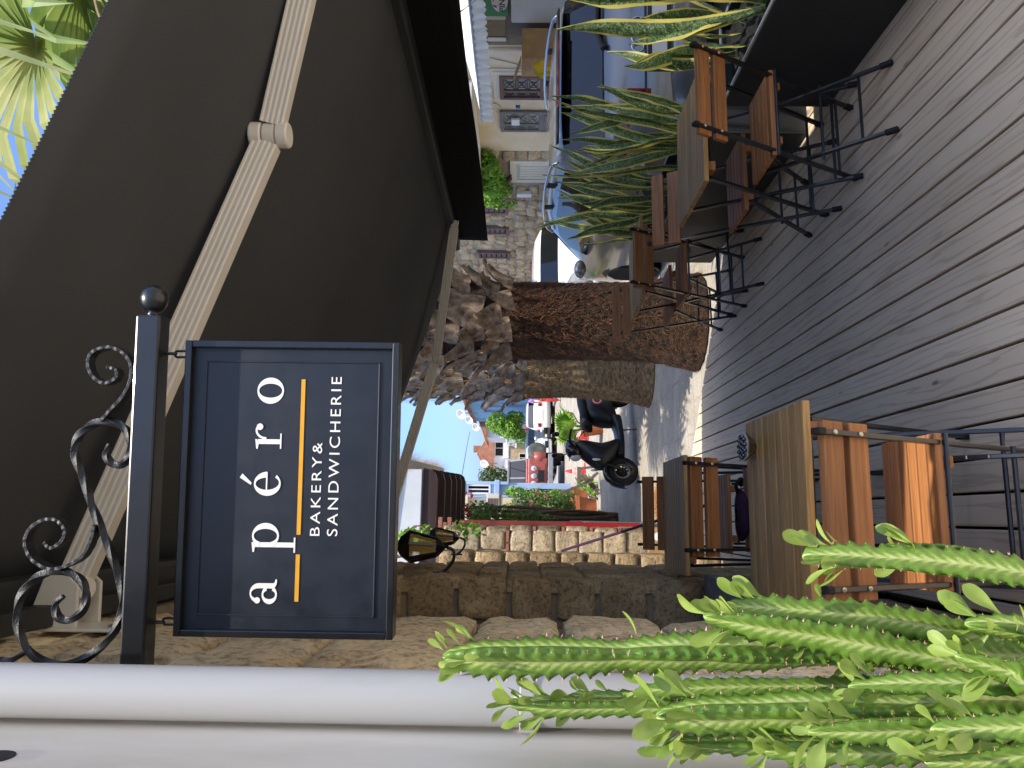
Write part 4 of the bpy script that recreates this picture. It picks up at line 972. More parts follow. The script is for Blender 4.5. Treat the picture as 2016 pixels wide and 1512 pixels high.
for k2 in range(900):
    a = q2.uniform(0, 2*PI); z = q2.uniform(2.5, 4.2); r = 0.40; d = Vector((math.cos(a), math.sin(a), 0)); sd = Vector((-d.y, d.x, 0)); p0 = d*r+V(0, 0, z-GZ); p1 = p0+d*q2.uniform(0.02, 0.14)+sd*q2.uniform(-0.1, 0.1)-V(0, 0, q2.uniform(0.4, 0.9))
    sk.add([p0-sd*0.006, p0+sd*0.006, p1], [(0, 1, 2)])
o = sk.build('straw_skirt', M['straw'], p2); o['kind'] = 'stuff'
palm('palm crown with bleached drooping fronds above the near corner of the awning', (3.35, 3.75, GZ), [(-0.2, 0.4), (5, 0.3)], 3.2, 3.5, 3.85, M['trunk'], M['fibre'], M['boot'], 14, 6, 4.0, 0, frs=FRP+FR[:2], frscale=1.1, el0=0.55)

# ---------------------------------------------------------------- leafy bushes
def leaf_cloud(blobs, n, size, seed, flat=0.0):
    q2 = random.Random(seed); m = MB(); tot = sum(b[1][0]*b[1][1]*b[1][2] for b in blobs)
    for c, r in blobs:
        k2 = int(n*r[0]*r[1]*r[2]/tot)
        for i in range(k2):
            d = Vector((q2.gauss(0, 1), q2.gauss(0, 1), q2.gauss(0, 1))).normalized(); s2 = q2.uniform(0.25, 1)**0.45*(1+0.25*noise.noise(d*2.3+Vector(c)))
            p = Vector(c)+Vector((d.x*r[0], d.y*r[1], d.z*r[2]))*s2
            nn = (d+Vector((q2.gauss(0, .6), q2.gauss(0, .6), q2.gauss(0.4, .6)))).normalized(); a = nn.orthogonal().normalized(); b = nn.cross(a); an = q2.uniform(0, 6.28)
            u = a*math.cos(an)+b*math.sin(an); v = nn.cross(u); L_ = size*q2.uniform(0.6, 1.3); W_ = L_*0.3
            m.add([p-u*L_*0.5, p+v*W_+nn*L_*0.06, p+u*L_*0.5-nn*L_*0.08, p-v*W_+nn*L_*0.06], [(0, 1, 2, 3)])
    return m
M['leafmid'] = leafmat('mid_green_leaves', '#3f5c22', '#6d8f37', 3, 0.5, 0.3)
M['leafbright'] = leafmat('bright_green_leaves', '#5d8a26', '#93bb44', 3, 0.5, 0.35)
M['leafdark'] = leafmat('dark_green_leaves', '#31431f', '#54692f', 2, 0.5, 0.25)
M['bark'] = pm('brown_bark', '#4c3a28', '#6b543a', 12, 0.9, 0.6, 0.01)
def bush(name, label, base, blobs, n, size, mat, seed, cat='bush', stems=5, group=None):
    t = thing(name, label, cat, base, 0, group); B = Vector(base); q2 = random.Random(seed)
    leaf_cloud([((Vector(c)-B), r) for c, r in blobs], n, size, seed).build('foliage' if cat != 'tree' else 'crown', mat, t)
    m = MB()
    for k2 in range(stems):
        c, r = q2.choice(blobs); e = Vector(c)-B+V(q2.uniform(-1, 1)*r[0]*0.5, q2.uniform(-1, 1)*r[1]*0.5, q2.uniform(-0.2, 0.7)*r[2]); s0 = V(q2.uniform(-0.08, 0.08), q2.uniform(-0.08, 0.08), 0)
        mid = s0.lerp(e, 0.5)+V(q2.uniform(-0.1, 0.1), q2.uniform(-0.1, 0.1), 0.05); rr = max(0.012, 0.02*e.length)
        m.tube(catmull([s0, mid, e], 5), [lerp(rr, rr*0.3, i/10) for i in range(11)], 6)
    m.build('stems' if cat != 'tree' else 'trunk', M['bark'], t, smooth=True)
    return t
# ================================================================ vehicles
M['tyre'] = pm('black_tyre', '#0c0c0d', '#161617', 20, 0.85, 0.2, 0.003)
M['rim'] = pm('silver_rim', '#8f9398', None, 10, 0.3, 0, metal=0.9)
M['carglass'] = glassy('tinted_car_glass', '#06090b', 0.03)
M['lens_red'] = glassy('red_tail_lens', '#8a0a12', 0.12)
M['lens_white'] = glassy('headlamp_lens', '#c9ced2', 0.1)
M['trim'] = pm('black_plastic_trim', '#101112', '#161718', 20, 0.5, 0.05, 0.001)
M['chromebright'] = pm('bright_chrome', '#c8cbd0', None, 10, 0.1, 0, metal=1)
def paint(name, c, metal=0.4, rough=0.28): return pm(name, c, None, 3, rough, 0, metal=metal, coat=0.8)
ESTATE = dict(L=4.68, W=0.90, top=[(-0.05, 0.80), (0.0, 0.88), (0.06, 0.98), (0.14, 1.02), (0.60, 1.36), (0.78, 1.405), (1.4, 1.435), (2.2, 1.435), (2.75, 1.37), (3.45, 1.0), (3.6, 0.965), (4.2, 0.88), (4.5, 0.78), (4.64, 0.62), (4.68, 0.5)],
              rear_glass=(0.17, 0.585), sides=[(0.62, 1.36, 0.45), (1.43, 2.16, 0.0), (2.22, 3.0, 0.0)], wind=(2.83, 3.38), wheels=(0.82, 3.62))
HATCH = dict(L=4.0, W=0.86, top=[(-0.04, 0.84), (0.0, 0.95), (0.08, 1.05), (0.38, 1.40), (0.6, 1.46), (1.4, 1.50), (1.9, 1.47), (2.3, 1.38), (2.95, 1.0), (3.1, 0.97), (3.6, 0.87), (3.9, 0.72), (4.0, 0.5)],
             rear_glass=(0.12, 0.36), sides=[(0.45, 1.0, 0.3), (1.07, 1.75, 0.0), (1.8, 2.5, 0.0)], wind=(2.36, 2.88), wheels=(0.7, 3.2))
VAN = dict(L=4.6, W=0.92, top=[(-0.03, 1.0), (0.0, 1.2), (0.06, 1.6), (0.16, 1.80), (0.5, 1.86), (2.2, 1.86), (2.8, 1.78), (3.6, 1.12), (3.75, 1.08), (4.3, 0.95), (4.55, 0.75), (4.6, 0.5)],
           rear_glass=(0.02, 0.12), sides=[(0.4, 1.3, 0.1), (1.4, 2.3, 0.0), (2.4, 3.1, 0.0)], wind=(2.9, 3.5), wheels=(0.8, 3.6))
def make_car(label, loc, rz, pmat, spec=ESTATE, cat='car', rails=False, details=True, group=None, glass=None):
    t = thing('parked_car', label, cat, loc, rz, group); L, W = spec['L'], spec['W']; glass = glass or M['carglass']
    tp = lambda y: pick(spec['top'], y)
    def hw(y): return W*(1-0.10*sm((0.35-y)/0.45)-0.16*sm((y-L+0.75)/0.78))
    def belt(y): return min(tp(y)-0.02, 0.93+0.03*math.cos(y*0.7))
    def gh(y): return max(0.0, tp(y)-belt(y)-0.05)
    def wr(y): g_ = gh(y); return hw(y)*0.96-0.42*g_-0.01
    def section(y):
        w = hw(y); zb = 0.20+0.14*sm((0.25-y)/0.3)+0.06*sm((y-L+0.5)/0.5); zs_ = belt(y); zt = tp(y); r_ = wr(y); ze = max(zs_+0.01, zt-0.05-0.02*min(1, gh(y)*4))
        H = [(0, zb), (w-0.15, zb), (w-0.05, zb+0.05), (w-0.005, zb+0.2), (w, lerp(zb, zs_, 0.55)), (w*0.985, lerp(zb, zs_, 0.86)), (w*0.955, zs_), (lerp(w*0.95, r_, 0.5)+0.01, lerp(zs_, ze, 0.5)), (r_, ze), (r_-0.05, lerp(ze, zt, 0.75)), (r_*0.55, zt-0.004), (0, zt)]
        return [(x, y, z) for x, z in H]+[(-x, y, z) for x, z in H[-2:0:-1]]
    ys = sorted(set([y for y, _ in spec['top']]+[L*i/26 for i in range(1, 26)]))
    ys = [y for i, y in enumerate(ys) if i == 0 or y-ys[i-1] > 0.012]
    m = MB(); m.loft([section(y) for y in ys]); b = m.build('body', pmat, t, smooth=True, auto=38); fixn(b)
    def surf_side(y, s, sg, off=0.006):
        zs_ = belt(y); zt = tp(y); ze = max(zs_+0.01, zt-0.05-0.02*min(1, gh(y)*4)); w = hw(y)*0.955; md = (lerp(hw(y)*0.95, wr(y), 0.5)+0.01, lerp(zs_, ze, 0.5))
        x, z = (lerp(w, md[0], s*2), lerp(zs_, md[1], s*2)) if s < 0.5 else (lerp(md[0], wr(y), s*2-1), lerp(md[1], ze, s*2-1))
        return ((x+off)*sg, y, z+off*0.3)
    for (a, c, cut) in spec['sides']:
        for sg in (-1, 1):
            m = MB().grid(lambda u, v: surf_side(a+(c-a)*(u+(cut*(1-u)*v)), lerp(0.06, 0.90, v), sg), 8, 4); m.build('side_window', glass, t, smooth=True)
    def top_patch(y0, y1, fx, name, mat, off=0.008, sx=0):
        def f(u, v):
            y = lerp(y0, y1, v); x = (u-0.5)*2*(wr(y)*fx+sx); d = 0.03; sl = (tp(y+d)-tp(y-d))/(2*d); nz = 1/math.sqrt(1+sl*sl)
            return (x, y-sl*nz*off, tp(y)-0.03*(abs(x)/max(0.1, wr(y)))**4+nz*off)
        return MB().grid(f, 14, 8).build(name, mat, t, smooth=True)
    top_patch(spec['rear_glass'][0], spec['rear_glass'][1], 0.95, 'rear_window', glass); top_patch(spec['wind'][0], spec['wind'][1], 0.95, 'windscreen', glass)
    for yw in spec['wheels']:
        for sg in (-1, 1):
            x = sg*(W-0.10); m = MB().lathe([(0.20, -0.10), (0.30, -0.11), (0.325, -0.08), (0.325, 0.08), (0.30, 0.11), (0.20, 0.10)], (x, yw, 0.325), 28, (1, 0, 0)); w_ = m.build('wheel', M['tyre'], t, smooth=True, auto=40)
            m = MB().lathe([(0.0, 0.09*sg), (0.05, 0.10*sg), (0.06, 0.08*sg), (0.19, 0.085*sg), (0.205, 0.10*sg), (0.21, 0.07*sg)], (x, yw, 0.325), 20, (1, 0, 0)); m.build('rim', M['rim'], w_, smooth=True)
            m = MB(); m.lathe([(0.345, 0), (0.36, 0.0), (0.36, 0.02), (0.345, 0.02)], (sg*(W-0.012)-0.01, yw, 0.33), 32, (1, 0, 0)); m.build('wheel_arch', M['trim'], t)
    # lamps wrapped round the corners
    def wrap(P, z0, z1, name, mat):
        m = MB(); o = 0.012
        for (x, y), (x2, y2) in zip(P, P[1:]): pass
        rings = [[(x, y, z0), (x*1.0, y, z1)] for x, y in P]
        m.loft(rings, cap=False, closed=False); ob = m.build(name, mat, t, smooth=True, solid=0.03); return ob
    def xa(y): return hw(y)
    for sg in (-1, 1):
        P = [(sg*0.44, -0.045), (sg*0.60, -0.035), (sg*0.72, 0.0), (sg*(xa(0.08)-0.002), 0.09), (sg*(xa(0.2)+0.004), 0.2), (sg*(xa(0.34)+0.006), 0.36)]
        wrap(P, 0.70, 0.88, 'tail_light', M['lens_red'])
        yf = L-0.02; P = [(sg*0.36, yf-0.02), (sg*0.55, yf-0.07), (sg*(xa(yf-0.2)*0.97), yf-0.22), (sg*(xa(yf-0.4)+0.002), yf-0.42)]
        wrap(P, 0.60, 0.74, 'headlight', M['lens_white'])
        m = MB().ball((sg*(W+0.08), spec['wind'][1]-0.22, 1.0), 0.11, 12, 8, (1, 0.55, 0.65)); m.build('mirror', pmat, t, smooth=True)
    MB().bb(-0.60, 0.60, L-0.09, L+0.004, 0.42, 0.58).build('grille', M['trim'], t, bevel=0.02)
    MB().bb(-0.26, 0.26, -0.066, -0.052, 0.575, 0.69).build('rear_plate', M['white'], t, bevel=0.003)
    MB().bb(-0.26, 0.26, L+0.005, L+0.018, 0.40, 0.51).build('front_plate', M['white'], t, bevel=0.003)
    m = MB().loft([[(x, y, 0.28), (x, y, 0.50), (x*0.97, y+0.03, 0.54)] for x, y in ((-W*0.93, 0.22), (-W*0.9, 0.06), (-W*0.72, -0.05), (0, -0.09), (W*0.72, -0.05), (W*0.9, 0.06), (W*0.93, 0.22))], cap=False, closed=False)
    m.build('rear_bumper', pmat, t, smooth=True, solid=0.03)
    if rails:
        for sg in (-1, 1):
            P = catmull([(sg*(wr(y)+0.0), y, tp(y)-0.035+h) for y, h in ((0.78, 0.0), (0.9, 0.05), (1.4, 0.06), (2.0, 0.06), (2.5, 0.055), (2.68, 0.0))], 6)
            MB().tube(P, 0.016, 8).build('roof_rail', M['chromebright'], t, smooth=True)
            for yy in (1.35, 1.95): MB().bb(sg*wr(yy)-0.015, sg*wr(yy)+0.015, yy-0.03, yy+0.03, tp(yy)-0.07, tp(yy)+0.02).build('rail_foot', M['trim'], t)
    t['_L'] = L
    return t, tp, wr, hw
CG2 = 'cars parked in the street'
M['silver'] = paint('silver_car_paint', '#6c6d6e', 0.5)
car, tp, wr, hw = make_car('silver estate car with roof rails behind the snake plants', (3.68, 5.45, GZ), R(-3), M['silver'], ESTATE, rails=True, group=CG2)
MB().loft([[(x, 0.60-0.07*(1-(x/0.6)**2)*0.4-0.02, 1.372), (x, 0.53-0.03*(1-(x/0.6)**2), 1.382), (x, 0.62, 1.40)] for x in [-0.6+0.1*i for i in range(13)]]).build('spoiler', M['trim'], car, smooth=True, bevel=0)
MB().bb(-0.32, 0.32, 0.495, 0.515, 1.372, 1.384).build('brake_light', M['lens_red'], car)
P = catmull([(0.0, 0.13, 1.05), (0.18, 0.19, 1.09), (0.40, 0.2, 1.095)], 8); MB().tube(P, [0.022]*8+[0.012]*9, 8).build('wiper', M['trim'], car, smooth=True)
MB().ball((0, 0.12, 1.045), 0.03, 10, 6).build('wiper_hub', M['trim'], car, smooth=True)
for k2 in range(4):
    pts = [V(-0.099+k2*0.066+0.046*math.cos(a), -0.056, 0.80+0.046*math.sin(a)) for a in [2*PI*i/28 for i in range(28)]]
    MB().tube(pts, 0.0055, 6, wrap=True).build('emblem_ring', M['chromebright'], car, smooth=True)
M['plateblack'] = pm('plate_black', '#0b0b0c', None, 5, 0.5, 0); M['plateblue'] = pm('plate_blue', '#0b3fae', None, 5, 0.5, 0); M['platered'] = pm('plate_red', '#c01f2c', None, 5, 0.5, 0)
MB().bb(-0.30, 0.30, -0.0515, -0.045, 0.545, 0.72).build('plate_recess', M['trim'], car)
text('B', 0.085, (-0.20, -0.0675, 0.60), (PI/2, 0, 0), M['plateblack'], car, name='plate_lettering', bold=0.002)
text('086', 0.098, (0.02, -0.0675, 0.597), (PI/2, 0, 0), M['plateblack'], car, 1.05, name='plate_lettering', bold=0.002)
MB().bb(-0.255, -0.215, -0.0685, -0.066, 0.578, 0.687).build('plate_band', M['plateblue'], car)
MB().bb(-0.05, 0.16, -0.0685, -0.066, 0.576, 0.590).build('plate_band', M['platered'], car)
MB().bb(-0.55, 0.55, -0.075, -0.05, 0.735, 0.748).build('boot_lid_seam', M['trim'], car)
make_car('white car parked facing the camera beside the stone house', (4.75, 16.4, GZ), PI+R(2), paint('white_car_paint', '#d9d9d6', 0.0), HATCH, group=CG2)
# cars far down the street
make_car('pale silver car behind the red truck', (2.7, 40.5, GZ), PI+R(4), paint('pale_silver_paint', '#c6c8c8', 0.2), HATCH, 'car', group=CG2)
make_car('dark grey car beside the parked motorbikes far down the street', (3.9, 43.0, GZ), PI, paint('dark_grey_paint', '#3b4044', 0.3), HATCH, group=CG2)
make_car('white hatchback in front of the blue house', (5.15, 39.0, GZ), R(-4), paint('white_hatch_paint', '#dfdfdc', 0.0), HATCH, group=CG2)
make_car('red car half hidden behind the white hatchback', (4.85, 45.5, GZ), R(-3), paint('red_car_paint', '#b3262a', 0.1), HATCH, group=CG2)
# ---------------------------------------------------------------- red truck
t = thing('red_truck', 'old red truck with three round lamps in its grille parked on the left', 'truck', (1.55, 29.8, GZ), 0); t.scale = (1.15, 1.15, 1.2)
M['truckred'] = paint('faded_red_truck_paint', '#9c4b3e', 0.0, 0.5)
m = MB(); m.bb(-0.62, 0.62, 0, 1.3, 0.55, 1.18); m.bb(-0.68, 0.68, 1.3, 2.9, 0.55, 1.25); m.build('body', M['truckred'], t, bevel=0.05, seg=3)
for sg in (-1, 1):
    P = [(sg*0.66, 0.02, 0.62), (sg*0.70, 0.0, 0.95), (sg*0.70, 0.25, 1.02), (sg*0.70, 1.0, 1.02), (sg*0.70, 1.2, 0.7)]
    MB().loft([[(sg*0.5, y, z) for _, y, z in P], [(sg*0.82, y, z) for _, y, z in P]], cap=False, closed=False).build('fender', M['truckred'], t, solid=0.03, smooth=True)
    for yy in (0.55, 2.9):
        w_ = MB().lathe([(0.2, -0.12), (0.36, -0.13), (0.40, -0.09), (0.40, 0.09), (0.36, 0.13), (0.2, 0.12)], (sg*0.68, yy, 0.40), 24, (1, 0, 0)).build('wheel', M['tyre'], t, smooth=True)
        MB().lathe([(0.0, 0.1*sg), (0.2, 0.1*sg), (0.2, 0)], (sg*0.68, yy, 0.40), 16, (1, 0, 0)).build('rim', M['rim'], w_)
m = MB().bb(-0.42, 0.42, -0.03, 0.01, 0.62, 1.10); m.build('grille', M['truckred'], t, bevel=0.02)
MB().bb(-0.20, 0.20, -0.045, -0.031, 0.66, 0.86).build('grille_opening', M['trim'], t)
for x in (-0.25, 0, 0.25):
    MB().lathe([(0.0, 0.05), (0.075, 0.045), (0.09, 0.02), (0.09, 0)], (x, -0.03, 0.99), 16, (0, -1, 0)).build('headlight', M['lens_white'], t, smooth=True)
MB().bb(-0.75, 0.75, -0.14, -0.04, 0.38, 0.54).build('bumper', M['concrete'], t, bevel=0.02)
m = MB(); m.bar((-0.66, 1.42, 1.25), (-0.6, 1.75, 1.80), 0.06); m.bar((0.66, 1.42, 1.25), (0.6, 1.75, 1.80), 0.06); m.bb(-0.64, 0.64, 1.70, 2.9, 1.80, 1.88); m.bar((0, 1.42, 1.25), (0, 1.75, 1.80), 0.05)
m.build('cab_frame', M['concrete'], t, bevel=0.015)
MB().add([(-0.62, 1.44, 1.27), (0.62, 1.44, 1.27), (0.57, 1.74, 1.79), (-0.57, 1.74, 1.79)], [(0, 1, 2, 3)]).build('windscreen', M['carglass'], t, solid=0.01)
MB().bb(-0.70, 0.70, 2.95, 4.4, 0.9, 1.6).build('cargo_bed', pm('dark_blue_tarp', '#23324a', '#31445f', 5, 0.8, 0.4, 0.02), t, bevel=0.06)
sp_ = MB().lathe([(0.14, -0.1), (0.27, -0.12), (0.30, -0.08), (0.30, 0.08), (0.27, 0.12), (0.14, 0.1)], (0.86, 0.3, 0.9), 24, (0.5, -1, 0)); sp_.build('spare_tyre', pm('dusty_tyre', '#4a4d47', '#5e615a', 12, 0.9, 0.5, 0.01), t, smooth=True)

# ---------------------------------------------------------------- scooter
t = thing('scooter', 'matt black scooter parked on the stone street with a round red sticker', 'scooter', (0.655, 11.03, GZ), math.atan2(-0.39, -0.92))
M['mattblack'] = pm('matt_black_scooter_plastic', '#14171b', '#1a1d22', 15, 0.42, 0.03, 0.001)
M['glossdark'] = pm('dark_blue_black_paint', '#10151d', None, 15, 0.25, 0, coat=0.5)
def wheel(parent, x, r, wd, spokes, nm='wheel'):
    w_ = MB().tube([(x+(r-0.055)*math.cos(a), 0, r+(r-0.055)*math.sin(a)) for a in [2*PI*i/36 for i in range(36)]], 1.0, prof=[(0.055*math.cos(a), wd*math.sin(a)) for a in [2*PI*i/10 for i in range(10)]], up=(0, 1, 0), wrap=True).build(nm, M['tyre'], parent, smooth=True)
    pts = [(x+(r-0.098)*math.cos(a), 0, r+(r-0.098)*math.sin(a)) for a in [2*PI*i/32 for i in range(32)]]
    MB().tube(pts, 1.0, prof=[(-0.012, -0.035), (0.012, -0.035), (0.012, 0.035), (-0.012, 0.035)], up=(0, 1, 0), wrap=True).build('rim', M['rim'], w_)
    m = MB(); m.lathe([(0.03, -0.06), (0.035, 0), (0.03, 0.06)], (x, 0, r), 14, (0, 1, 0))
    for k2 in range(spokes): a = 2*PI*k2/spokes; m.bar((x+0.03*math.cos(a), 0, r+0.03*math.sin(a)), (x+(r-0.1)*math.cos(a+0.25), 0, r+(r-0.1)*math.sin(a+0.25)), 0.02, 0.018, (0, 1, 0))
    m.lathe([(0.085, -0.045), (0.085, -0.04), (0.05, -0.04)], (x, 0, r), 20, (0, 1, 0)); m.build('spokes', M['trim'], w_)
    return w_
wheel(t, 0.0, 0.225, 0.055, 10); wheel(t, -1.30, 0.225, 0.06, 10)
def body(secs, name, mat, n=18, pw=2.6, sub=0):
    # secs: (x, half width, z low, z high)
    rings = []
    for x, hw_, z0, z1, *sh in secs:
        zc_, hz = (z0+z1)/2, (z1-z0)/2; s0 = sh[0] if sh else 0.0; ring = []
        for k2 in range(n):
            a = 2*PI*k2/n; c, s2 = math.cos(a), math.sin(a)
            cx_ = math.copysign(abs(c)**(2/pw), c); sz_ = math.copysign(abs(s2)**(2/pw), s2)
            ring.append((x+s0*sz_*hz, hw_*cx_, zc_+hz*sz_))
        rings.append(ring)
    m = MB().loft(rings); return fixn(m.build(name, mat, t, smooth=True, auto=60))
# fender, fork
fr_ = [(0.235*math.cos(a)-0.0, 0.225+0.262*math.sin(a)) for a in [R(-8+ i*10) for i in range(17)]]
MB().loft([[(x*0.99, -0.075, z-0.035), (x, -0.06, z), (x*1.02, 0, z+0.015), (x, 0.06, z), (x*0.99, 0.075, z-0.035)] for x, z in fr_], cap=False, closed=False).build('front_fender', M['glossdark'], t, smooth=True, solid=0.008)
m = MB()
for s2 in (-0.075, 0.075): m.tube([(0.0, s2, 0.225), (-0.07, s2, 0.42), (-0.12, s2*0.8, 0.56)], 0.02, 8)
m.build('fork', M['trim'], t, smooth=True)
# leg shield: curved apron from headset to floor
AP = [(-.36, .92), (-.26, .82), (-.11, .66), (-.03, .55), (-.05, .45), (-.15, .36), (-.25, .25), (-.40, .18), (-.47, .24), (-.33, .33), (-.235, .48), (-.29, .66), (-.42, .89)]
apc = (-0.25, 0.52)
fixn(MB().loft([[(apc[0]+(x-apc[0])*k2+dx, y, apc[1]+(z-apc[1])*lerp(k2, 1, 0.5)) for x, z in AP] for y, k2, dx in ((-0.215, 0.35, -0.09), (-0.20, 0.62, -0.06), (-0.16, 0.88, -0.02), (-0.08, 1, 0), (0, 1.03, 0.01), (0.08, 1, 0), (0.16, 0.88, -0.02), (0.20, 0.62, -0.06), (0.215, 0.35, -0.09))]).build('leg_shield', M['mattblack'], t, smooth=True, sub=1))
body([(-0.20, 0.17, 0.18, 0.30), (-0.36, 0.19, 0.17, 0.29), (-0.52, 0.19, 0.17, 0.29), (-0.70, 0.18, 0.18, 0.31), (-0.85, 0.17, 0.19, 0.38)], 'floorboard', M['mattblack'])
body([(-0.76, 0.10, 0.30, 0.60, -0.1), (-0.82, 0.17, 0.26, 0.69, -0.05), (-0.93, 0.215, 0.26, 0.74), (-1.10, 0.225, 0.30, 0.76), (-1.30, 0.205, 0.38, 0.78), (-1.46, 0.16, 0.50, 0.78), (-1.60, 0.09, 0.60, 0.76), (-1.66, 0.03, 0.66, 0.73)], 'rear_body', M['mattblack'])
body([(-0.66, 0.06, 0.62, 0.72), (-0.71, 0.12, 0.62, 0.77), (-0.80, 0.155, 0.68, 0.80), (-1.0, 0.16, 0.69, 0.80), (-1.15, 0.165, 0.71, 0.83), (-1.35, 0.15, 0.73, 0.845), (-1.48, 0.09, 0.75, 0.83)], 'seat', M['rubber'])
# headset with lamp, bars, mirrors
body([(-0.20, 0.06, 0.84, 0.92), (-0.24, 0.12, 0.80, 0.98), (-0.32, 0.15, 0.81, 1.03), (-0.42, 0.13, 0.86, 1.03), (-0.48, 0.07, 0.90, 1.0)], 'headset', M['glossdark'])
MB().lathe([(0.0, 0.035), (0.05, 0.028), (0.075, 0.008), (0.08, -0.02)], (-0.205, 0, 0.875), 18, (1, 0, -0.15)).build('headlight', M['lens_white'], t, smooth=True)
for s2 in (-1, 1):
    MB().tube([(-0.38, s2*0.10, 0.96), (-0.42, s2*0.22, 0.975), (-0.47, s2*0.36, 0.96)], [0.02, 0.018, 0.018], 10).build('handlebar_grip', M['rubber'], t, smooth=True)
    MB().tube(catmull([(-0.38, s2*0.2, 0.98), (-0.37, s2*0.26, 1.08), (-0.40, s2*0.30, 1.14)], 6), 0.007, 6).build('mirror_stalk', M['trim'], t, smooth=True)
    MB().ball((-0.41, s2*0.33, 1.17), 0.062, 14, 8, (0.35, 1.0, 0.72)).build('mirror', M['trim'], t, smooth=True)
    MB().tube([(-0.36, s2*0.22, 0.955), (-0.33, s2*0.33, 0.95)], 0.006, 6).build('brake_lever', M['rim'], t)
MB().bar((-0.62, 0.1, 0.18), (-0.58, 0.2, 0.01), 0.018).build('kickstand', M['trim'], t)
MB().tube([(-1.15, -0.16, 0.25), (-1.5, -0.17, 0.3)], 0.045, 12).build('exhaust', M['rim'], t, smooth=True)
M['stred'] = pm('sticker_red', '#a3202a', None, 5, 0.5, 0); M['stwhite'] = pm('sticker_white', '#d6d6d4', None, 5, 0.5, 0)
for k2, (r0, r1, mt) in enumerate(((0.066, 0.086, M['stred']), (0.048, 0.066, M['stwhite']), (0.0, 0.048, M['stred']))):
    for sd in (1,):
        n = 28; m = MB()
        m.loft([[(-1.06+r_*math.cos(a), 0.2265+0.0006*k2-abs(r_*math.sin(a))*0.22*0.5, 0.56+r_*math.sin(a)) for a in [2*PI*i/n for i in range(n)]] for r_ in (r0+1e-4, r1)], cap=False); m.build('sticker_ring', mt, t)
M['amberlens'] = glassy('amber_lens', '#c9cdd0', 0.15)
for s2 in (-1, 1): MB().ball((-0.10, s2*0.172, 0.60), 0.05, 10, 6, (0.35, 0.35, 1.2)).build('indicator', M['amberlens'], t, smooth=True)
# ---------------------------------------------------------------- motorbikes far down the street
for i, (x, y, rz, lab) in enumerate(((3.15, 41.0, R(70), 'small motorbike with chrome parts beside the dark grey car'), (3.75, 39.5, R(80), 'second small motorbike parked next to the dark grey car'))):
    t = thing('motorbike', lab, 'motorbike', (x, y, GZ), rz, 'motorbikes far down the street')
    wheel(t, 0.0, 0.3, 0.05, 8); wheel(t, -1.3, 0.3, 0.05, 8)
    body([(-0.35, 0.08, 0.7, 0.85), (-0.5, 0.14, 0.66, 0.92), (-0.75, 0.13, 0.68, 0.88)], 'tank', M['truckred'] if i else M['glossdark']); body([(-0.7, 0.1, 0.7, 0.8), (-1.0, 0.13, 0.72, 0.8), (-1.35, 0.1, 0.75, 0.82)], 'seat', M['rubber'])
    body([(-0.4, 0.12, 0.3, 0.62), (-0.6, 0.15, 0.28, 0.66), (-0.85, 0.1, 0.32, 0.6)], 'engine', M['rim'])
    m = MB(); m.bar((0, 0.07, 0.3), (-0.3, 0.07, 0.95), 0.04); m.bar((0, -0.07, 0.3), (-0.3, -0.07, 0.95), 0.04); m.bar((-0.3, -0.35, 1.0), (-0.3, 0.35, 1.0), 0.03); m.bar((-1.3, 0.08, 0.3), (-0.6, 0.08, 0.6), 0.04); m.build('frame', M['rim'], t)
    MB().ball((-0.15, 0, 0.85), 0.09, 12, 8).build('headlight', M['lens_white'], t, smooth=True)
# ================================================================ street furniture and small things
M['conered'] = pm('red_cone_plastic', '#c21f22', '#cf2c2c', 8, 0.6, 0); M['conewhite'] = pm('white_cone_band', '#e2dfda', None, 8, 0.6, 0)
for x, y, lab in ((1.19, 20.2, 'red and white traffic cone behind the curved wooden rail'), (2.04, 19.3, 'red and white traffic cone beside the potted fan palm'), (2.22, 21.2, 'red and white traffic cone farthest back, behind the potted palm')):
    t = thing('traffic_cone', lab, 'cone', (x, y, GZ), rnd.uniform(0, 1), 'traffic cones in the street')
    MB().bb(-0.17, 0.17, -0.17, 0.17, 0, 0.03).build('base', M['conered'], t, bevel=0.015)
    r_ = lambda z: lerp(0.125, 0.022, (z-0.03)/0.49)
    MB().lathe([(r_(0.03), 0.03), (r_(0.19), 0.19)], n=24, cap=False).build('lower_cone', M['conered'], t, smooth=True)
    MB().lathe([(r_(0.19), 0.19), (r_(0.34), 0.34)], n=24, cap=False).build('white_band', M['conewhite'], t, smooth=True)
    MB().lathe([(r_(0.34), 0.34), (r_(0.52), 0.52), (0.001, 0.525)], n=24, cap=False).build('tip', M['conered'], t, smooth=True)
    m = MB()
    for k2 in range(18):       # zigzag stripe round the white band
        a, b = 2*PI*k2/18, 2*PI*(k2+1)/18; za, zb = (0.22, 0.31) if k2 % 2 else (0.31, 0.22)
        f = lambda an, z: ((r_(z)+0.003)*math.cos(an), (r_(z)+0.003)*math.sin(an), z)
        m.add([f(a, za-0.018), f(b, zb-0.018), f(b, zb+0.018), f(a, za+0.018)], [(0, 1, 2, 3)])
    m.build('zigzag_stripe', M['conered'], t)
def flower_pot(label, loc, r_, h, group='terracotta pots in the street'):
    t = thing('flower_pot', label, 'pot', loc, 0, group)
    MB().lathe([(r_*0.68, 0), (r_*0.93, h*0.82), (r_*1.0, h*0.82), (r_, h), (r_*0.9, h), (r_*0.86, h*0.85)], n=28).build('shell', M['terracotta'], t, smooth=True, auto=35)
    MB().lathe([(0.0, h*0.88), (r_*0.87, h*0.88)], n=20).build('soil', M['dark'], t); return t
flower_pot('terracotta pot holding the fan palm behind the scooter', (1.83, 15.85, GZ), 0.19, 0.38)
flower_pot('large terracotta pot in front of the flowering bushes at the left', (0.20, 17.3, GZ), 0.29, 0.46)
